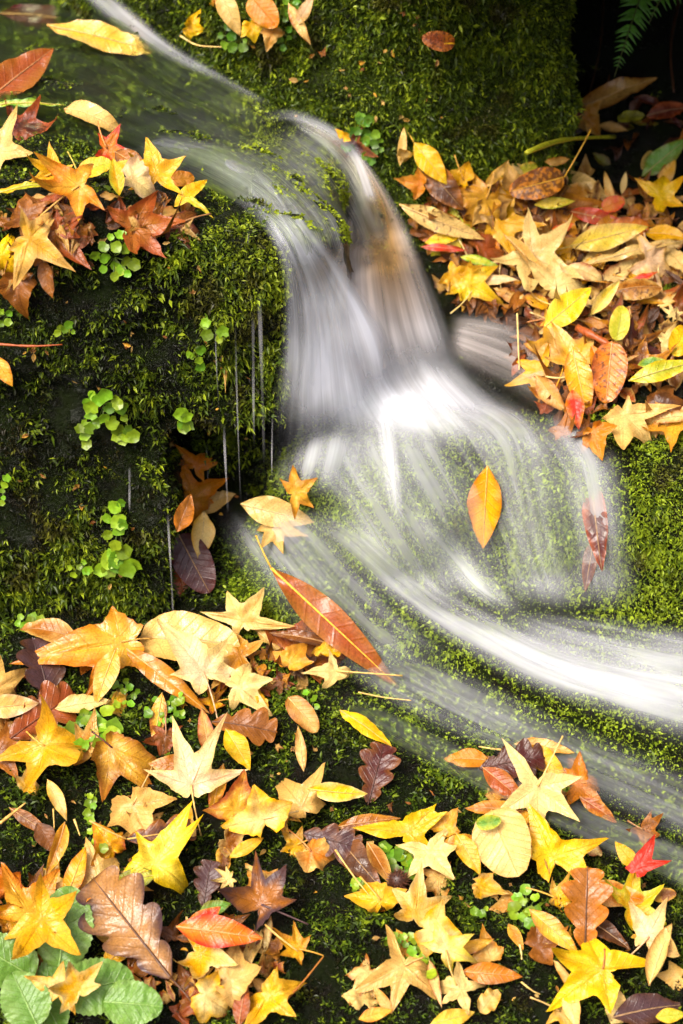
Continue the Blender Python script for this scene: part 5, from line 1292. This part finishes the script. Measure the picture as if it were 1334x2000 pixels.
# ------------------------------------------------------------------ seedlings, the broad-leaved plant, the fern
GREEN = dict(spring=(0.21, 0.38, 0.015), fresh=(0.11, 0.25, 0.015), deep=(0.09, 0.26, 0.02), dim=(0.035, 0.10, 0.012))
def green_mat(name, trans=0.3, rough=0.35):
    m, N, L, out = new_mat(name)
    a = N('ShaderNodeAttribute', attribute_name='col')
    g = N('ShaderNodeNewGeometry'); n = N('ShaderNodeTexNoise', ins={'Scale': 130.0, 'Detail': 3.0}); L(g.outputs['Position'], n.inputs['Vector'])
    r = N('ShaderNodeMapRange', ins={1: 0.3, 2: 0.7, 3: 0.75, 4: 1.15}); L(n.outputs['Fac'], r.inputs[0])
    hs = N('ShaderNodeHueSaturation'); L(r.outputs[0], hs.inputs['Value']); L(a.outputs['Color'], hs.inputs['Color'])
    b = N('ShaderNodeBsdfPrincipled', ins={'Roughness': rough, 'Specular IOR Level': 0.4}); t = N('ShaderNodeBsdfTranslucent')
    L(hs.outputs[0], b.inputs['Base Color']); L(hs.outputs[0], t.inputs[0])
    mx = N('ShaderNodeMixShader', ins={0: trans}); L(b.outputs[0], mx.inputs[1]); L(t.outputs[0], mx.inputs[2]); L(mx.outputs[0], out.inputs[0])
    return m
M_GREEN = green_mat('fresh_leaf')
def flat_col(c, n):
    return np.concatenate([np.tile(np.asarray(c, float), (n, 1)), np.ones((n, 1))], 1)

def seedling(px, py, n, rx, ry, lpx, label, c='spring', lift=0.016):
    n = int(n * 1.35)
    rs = np.random.RandomState(int(px * 3 + py * 5) % 9973)
    p0, n0 = hit(px, py)
    root = bpy.data.objects.new('seedling', None); COL.objects.link(root)
    root.location = p0; root.empty_display_size = 0.02
    tag(root, label, 'plant', 'round-leaved seedlings in the moss')
    pts = []
    for i in range(n):
        for tr in range(30):
            a, r = rs.rand() * 6.283, rs.rand() ** 0.5
            q = (px + rx * r * math.cos(a), py + ry * r * math.sin(a))
            if all(math.hypot(q[0] - w[0], q[1] - w[1]) > lpx * 0.62 for w in pts): break
        pts.append(q)
        p, nn, tx, ty, tz, f = frame_at(q[0], q[1], rs.rand() * 6.28, rs.uniform(0.35, 0.75), 0.2, rs)
        k = depth_of(p) / FPX * lpx * rs.uniform(0.28, 0.56)
        o = p + nn * (lift + rs.uniform(-0.004, 0.006))
        th = np.arange(12) * 2 * math.pi / 12
        rr = np.array([0.5, 1.0])
        rad = 1 + 0.11 * np.cos(th * 5 + rs.rand() * 6) + 0.06 * rs.normal(0, 1, 12) - 0.28 * np.exp(-((th - math.pi) / 0.4) ** 2)
        X = np.concatenate([[-0.15], (rr[:, None] * rad * np.cos(th)).ravel()]); Y = np.concatenate([[0], (rr[:, None] * rad * np.sin(th) * 0.95).ravel()])
        Z = 0.16 * (X ** 2 + Y ** 2) + 0.12 * np.abs(Y) + 0.05 * rs.normal(0, 1, 25)
        V = o + k * (X[:, None] * tx + Y[:, None] * ty + Z[:, None] * tz) - p0
        i1 = 1 + np.arange(12); i2 = 1 + (np.arange(12) + 1) % 12
        T = np.concatenate([np.stack([np.zeros(12, int), i1, i2], 1), np.stack([i1, i1 + 12, i2 + 12], 1), np.stack([i1, i2 + 12, i2], 1)])
        mesh_from('leaf', V, T, M_GREEN, parent=root, attrs={'col': flat_col(np.array(GREEN[c]) * rs.uniform(0.5, 1.25) * np.array([rs.uniform(0.75, 1.35), 1, 1]), 25)})
        u = np.linspace(0, 1, 5)[:, None]
        C = (p0 + n0 * 0.002 - p0) * (1 - u) + (o - p0 - tx * k * 0.1) * u + nn * (0.3 * k * np.sin(u * math.pi)) - nn * 0.001
        sv, sf = tube(C, 0.0007, 4)
        mesh_from('stem', sv, sf, M_GREEN, parent=root, attrs={'col': flat_col((0.13, 0.2, 0.03), len(sv))})
for q in [(222, 500, 12, 42, 42, 27, 'round-leaved seedling on the upper edge of the left rock, biggest there'), (16, 610, 5, 20, 16, 18, 'little seedling at the outer edge of the left rock face'),
          (130, 632, 5, 22, 14, 18, 'small seedling between the rock ledge and the middle leafy clump'), (416, 640, 4, 22, 18, 25, 'seedling near the trickles on the left rock corner'),
          (385, 682, 4, 18, 18, 24, 'seedling just under the one near the trickles'), (206, 780, 13, 46, 34, 30, 'leafy seedling clump in the middle of the left rock face'),
          (246, 836, 5, 28, 14, 30, 'seedling hanging below the middle clump of the rock face'), (160, 845, 5, 18, 26, 24, 'seedling low beside the middle clump, nearer the rock edge'),
          (365, 815, 4, 12, 24, 30, 'upright seedling over the niche in the left rock'), (232, 1020, 9, 24, 60, 32, 'tall hanging seedling low on the left rock face'),
          (222, 1092, 8, 34, 18, 36, 'seedling tuft under the tall hanging one'), (58, 1225, 6, 34, 14, 20, 'seedling at the foot of the left rock'),
          (155, 1098, 5, 22, 14, 18, 'pale seedling left of the hanging tuft'), (8, 945, 4, 8, 30, 18, 'seedling cut by the edge, low on the left rock'),
          (172, 1432, 17, 55, 40, 34, 'crinkled pale green seedling clump before the great golden leaf'), (240, 1368, 9, 26, 30, 20, 'fine seedling patch under the golden lower lobe'),
          (315, 1405, 10, 34, 26, 19, 'fine yellowish seedling patch on bare dark moss'), (356, 1390, 6, 16, 20, 20, 'fine seedling beneath the slanting amber-brown leaf'),
          (185, 1595, 6, 10, 40, 20, 'string of tiny seedlings under the folded yellow-brown leaf'), (760, 1685, 12, 40, 26, 26, 'seedling clump above the spiky seed ball'),
          (790, 1712, 6, 26, 16, 24, 'seedling touching the creamy tan drooping leaf'), (1032, 1785, 9, 30, 34, 27, 'seedling clump under the large yellow leaf, beside the oak leaf'),
          (820, 1893, 11, 34, 34, 27, 'seedling clump between the white star and the tan star'), (697, 1745, 6, 12, 24, 18, 'tiny seedling left of the spiky seed ball'),
          (775, 1848, 8, 34, 14, 18, 'fine seedling under the creamy heap'), (935, 1790, 4, 16, 8, 18, 'tiny seedling beside the hanging stalk of the round tan leaf'),
          (195, 1668, 4, 24, 10, 20, 'tiny seedling above the tan crinkled leaf'), (605, 1395, 4, 16, 26, 22, 'seedling by the wet cupped leaf in the trickle')]:
    seedling(*q)
for q in [(470, 72, 8, 26, 20, 20, 'green seedling left of the leaf tuft on the boulder'), (548, 58, 7, 20, 30, 22, 'green seedling under the glossy oval leaf on the boulder'),
          (575, 12, 6, 22, 14, 24, 'green seedling at the top of the boulder beside the pinkish leaf'), (702, 268, 9, 26, 22, 22, 'green seedling over the wine-red leaf at the fall'),
          (713, 228, 5, 12, 10, 20, 'small green seedling above the wine-red leaf'), (738, 285, 8, 20, 28, 20, 'green seedling at the foot of the boulder beside the fall')]:
    seedling(*q, c='fresh')

PAL['leafgreen'] = (0.13, 0.27, 0.035); PAL['palegreen'] = (0.22, 0.36, 0.08)
pl = bpy.data.objects.new('broad_leaved_plant', None); COL.objects.link(pl)
pl.location = hit(120, 1940)[0]; pl.empty_display_size = 0.03
tag(pl, 'light green broad-leaved plant with toothed leaves at the near corner', 'plant')
for x, y, s, a, w, lf in [(138, 1842, 160, 82, 0.36, 0.06), (212, 1950, 140, 12, 0.40, 0.045), (2, 1905, 130, 150, 0.42, 0.05), (38, 1985, 115, 115, 0.42, 0.06), (272, 2000, 115, -5, 0.40, 0.05),
                          (120, 1915, 100, 40, 0.4, 0.035), (90, 1990, 110, -60, 0.4, 0.03)]:
    leaf('R', x, y, s, a, 'leafgreen', 'palegreen', None, lean=0.75, lift=lf, w=w, spots=0.04, bend=0.35, fold=0.14, parent=pl, rough=0.06, sc='palegreen')

def fern(label, fronds, c):
    p0 = at_depth(*fronds[0][0][0])
    root = bpy.data.objects.new('fern', None); COL.objects.link(root); root.location = p0
    tag(root, label, 'fern', 'ferns hanging in the hollow')
    for pts, wpx, n in fronds:
        R_, _, _ = resample(pts, 40)
        W = np.stack([at_depth(*r) for r in R_])
        sv, sf = tube(W - p0, 0.0016 * np.linspace(1.3, 0.5, 40), 4)
        fr = mesh_from('frond', sv, sf, M_GREEN, parent=root, attrs={'col': flat_col((0.10, 0.12, 0.03), len(sv))})
        T = norm(np.gradient(W, axis=0))
        for i in range(n):
            f = 0.22 + 0.76 * i / n
            j = int(f * 39); u = (f - 0.22) / 0.78
            ln = wpx * depth_of(W[j]) / FPX * (0.55 + 0.45 * math.sin(min(u * 2.2 + 0.5, math.pi / 2))) * (1 - u ** 1.6) + 0.004
            for sg in (-1, 1):
                side = norm(np.cross(T[j], -FWD)) * sg
                d = norm(side + T[j] * 0.45 + np.array([0, 0, -0.12]) + RS.normal(0, 0.07, 3))
                wd = norm(np.cross(d, -FWD)) * ln * 0.13
                q = np.linspace(0, 1, 6)[:, None]
                prof = np.sin(np.clip(q * 1.05 + 0.08, 0, 1) * math.pi) ** 0.6 * (1.1 - 0.7 * q) * (1 + 0.25 * np.sin(q * 40))
                c0 = W[j] - p0 + d * ln * q + np.array([0, 0, -0.16]) * ln * q ** 2
                V = np.concatenate([c0 + wd * prof, c0 + np.array([0, -0.15, 0.1]) * ln * 0.12, c0 - wd * prof])
                k = np.arange(5)
                F = np.concatenate([np.stack([k, k + 1, k + 7, k + 6], 1), np.stack([k + 6, k + 7, k + 13, k + 12], 1)])
                mesh_from('leaflet', V, F, M_GREEN, parent=fr, attrs={'col': flat_col(np.array(GREEN[c]) * RS.uniform(0.7, 1.2), 18)})
fern('dark green fern frond drooping into the hollow beside the boulder', [([(1300, -150, 3.42), (1262, -40, 3.40), (1232, 50, 3.38), (1200, 150, 3.36)], 46, 22)], 'deep')
fern('fern frond at the far top edge of the hollow, mostly out of view', [([(1420, -120, 3.34), (1340, -60, 3.34), (1290, 0, 3.33), (1268, 45, 3.33)], 50, 12)], 'deep')

# ------------------------------------------------------------------ twigs, straws, roots, the seed ball
def stick(name, cat, pts, wpx, col, label, group=None, lift=0.012, taper=0.5):
    rs = np.random.RandomState(int(pts[0][0] * 7 + pts[0][1]) % 9999)
    R_, _, _ = resample([(p[0], p[1]) for p in pts], 12)
    W = []
    hs = [hit(r[0], r[1]) for r in R_]
    d = np.array([depth_of(h[0]) for h in hs]) - lift
    k0 = np.linspace(0, 1, 12)
    fit = np.polyval(np.polyfit(k0, d, 2), k0)
    fit = fit - max(0, (fit - d).max() - 0.004)
    W = np.stack([at_depth(r[0], r[1], q) for r, q in zip(R_, fit)])
    rad = 0.5 * wpx * fit / FPX * (1 - taper * k0) * (1 + 0.12 * rs.normal(0, 1, 12))
    p0 = W[0].copy()
    V, F = tube(W - p0, rad, 6)
    o = mesh_from(name, V, F, M_STEM, attrs={'col': flat_col(colour(col), len(V))})
    o.location = p0
    tag(o, label, cat, group)
stick('twig', 'twig', [(1128, 640), (1170, 662), (1222, 694)], 15, 'rust', 'red-brown twig lying below the lemon-yellow oval leaf', lift=0.05, taper=0.2)
stick('twig', 'twig', [(-20, 671), (60, 676), (122, 673)], 6, 'rust', 'thin red twig on the mossy face of the left rock', lift=0.02)
stick('plant_stem', 'stem', [(1028, 298), (1080, 278), (1130, 270), (1200, 267)], 11, 'lime', 'green plant stem arching over the hollow floor', lift=0.05, taper=0.3)
stick('root', 'root', [(1340, 250), (1320, 290), (1285, 345)], 9, 'chestnut', 'brown root slanting down into the hollow beside the green spear-shaped leaf', lift=0.04)
stick('root', 'root', [(1330, -20), (1310, 90), (1316, 180)], 7, 'umber', 'dark root hanging behind the fern', lift=0.06)
stick('root', 'root', [(1180, -20), (1172, 90), (1150, 190)], 5, 'umber', 'thin dark root hanging left of the fern', lift=0.03)
for a in [([(0, 1608), (25, 1588), (50, 1568)], 7, 'tan', 'tan stick at the bank edge below the big yellow star leaf'),
          ([(1010, 612), (1012, 665), (1014, 722)], 4, 'cream', 'upright pale straw standing at the spray'),
          ([(556, 1955), (590, 1920), (632, 1868)], 6, 'chestnut', 'brown stick sloping up from the bottom heap'),
          ([(518, 1806), (545, 1830), (582, 1858)], 6, 'tan', 'tan stalk below the spotted brown leaf'),
          ([(930, 478), (940, 505), (958, 530)], 4, 'rust', 'thin reddish stalk by the pale yellow-green leaf'),
          ([(1075, 425), (1025, 460), (1005, 478)], 4, 'straw', 'straw stalk in front of the ochre-brown leaf'),
          ([(1258, 455), (1262, 480), (1260, 505)], 4, 'pink', 'short pink stalk behind the pale lemon lance leaf'),
          ([(1060, 735), (1095, 738), (1125, 728)], 4, 'cream', 'pale stalk on the gold leaves by the spray'),
          ([(1085, 760), (1098, 725), (1102, 700)], 3, 'gold', 'fine yellow stalk standing on the gold leaves'),
          ([(258, 1268), (300, 1292), (330, 1310)], 4, 'straw', 'straw stalk running from the great golden leaf to the pinkish leaf'),
          ([(700, 1352), (750, 1362), (803, 1368)], 4, 'straw', 'long straw stalk floating at the water edge'),
          ([(985, 1465), (960, 1462), (935, 1458)], 5, 'straw', 'pale stalk end at the back of the water-side heap'),
          ([(655, 1660), (690, 1710), (722, 1750)], 4, 'peach', 'peach stalk beside the bark-like strip'),
          ([(145, 1600), (152, 1620), (156, 1632)], 5, 'straw', 'short straw on the moss by the withered leaf'),
          ([(104, 1580), (105, 1600), (106, 1618)], 4, 'tan', 'short upright tan straw below the narrow tan point'),
          ([(352, 70), (385, 88), (432, 92)], 4, 'beige', 'thin pale stalk on the boulder moss under the tuft'),
          ([(1015, 1845), (1018, 1860), (1019, 1874)], 5, 'cream', 'short white straw on the dark moss left of the oak leaf'),
          ([(1018, 1918), (1040, 1935), (1055, 1942)], 4, 'straw', 'straw on moss left of the largest yellow star leaf'),
          ([(1100, 545), (1150, 548), (1190, 552)], 4, 'amber', 'amber stalk under the long thin pale strip'),
          ([(880, 612), (905, 590), (938, 545)], 3, 'cream', 'pale stalk across the yellow crumpled leaf at the fall'),
          ([(978, 505), (976, 535), (978, 562)], 4, 'cream', 'short upright pale stalk mid shelf'),
          ([(1020, 540), (1045, 580), (1090, 600)], 4, 'peach', 'peach stalk along the rolled tan leaf')]:
    stick('stalk_piece', 'stalk', *a, group='loose stalks among the leaves', lift=0.035)

rs = np.random.RandomState(4)
p0, n0 = hit(774, 1745)
r0 = 25 * depth_of(p0) / FPX
c0 = p0 + n0 * (r0 * 1.25)
ball = bpy.data.objects.new('seed_ball', None); COL.objects.link(ball); ball.location = c0
tag(ball, 'round dark brown spiky seed ball on the moss by the bark-like strip', 'seed ball', None)
i = np.arange(240); ph = np.arccos(1 - 2 * (i + 0.5) / 240); th = math.pi * (1 + 5 ** 0.5) * i
D = np.stack([np.cos(th) * np.sin(ph), np.sin(th) * np.sin(ph), np.cos(ph)], 1)
la, lo = np.meshgrid(np.linspace(0, math.pi, 13), np.arange(18) * 2 * math.pi / 18, indexing='ij')
SV = np.stack([np.sin(la) * np.cos(lo), np.sin(la) * np.sin(lo), np.cos(la)], -1).reshape(-1, 3)
SV = SV * (r0 * 0.74 * (1 + 0.10 * perlin(SV * 4, 2)[:, None]))
g_ = np.arange(13 * 18).reshape(13, 18)
SF = np.stack([g_[:-1].ravel(), g_[1:].ravel(), np.roll(g_, -1, 1)[1:].ravel(), np.roll(g_, -1, 1)[:-1].ravel()], 1)
mesh_from('core', SV, SF, M_STEM, parent=ball, attrs={'col': flat_col((0.05, 0.018, 0.010), len(SV))})
SVs, SFs, b = [], [], 0
for d in D[::2]:
    d = norm(d + rs.normal(0, 0.08, 3)); a = norm(np.cross(d, [0.3, 0.5, 0.8])); e = np.cross(d, a)
    w = r0 * 0.07; ln = r0 * rs.uniform(0.95, 1.2)
    hook = a * rs.normal(0, 0.1) * r0
    SVs.append(np.stack([d * r0 * 0.68 + a * w, d * r0 * 0.68 - 0.5 * a * w + 0.87 * e * w, d * r0 * 0.68 - 0.5 * a * w - 0.87 * e * w, d * ln + hook]))
    SFs.append(np.array([[0, 1, 3], [1, 2, 3], [2, 0, 3]]) + b); b += 4
o = mesh_from('spikes', np.concatenate(SVs), np.concatenate(SFs), M_STEM, parent=ball, smooth=False, attrs={'col': flat_col((0.11, 0.04, 0.022), b)})
o['kind'] = 'stuff'
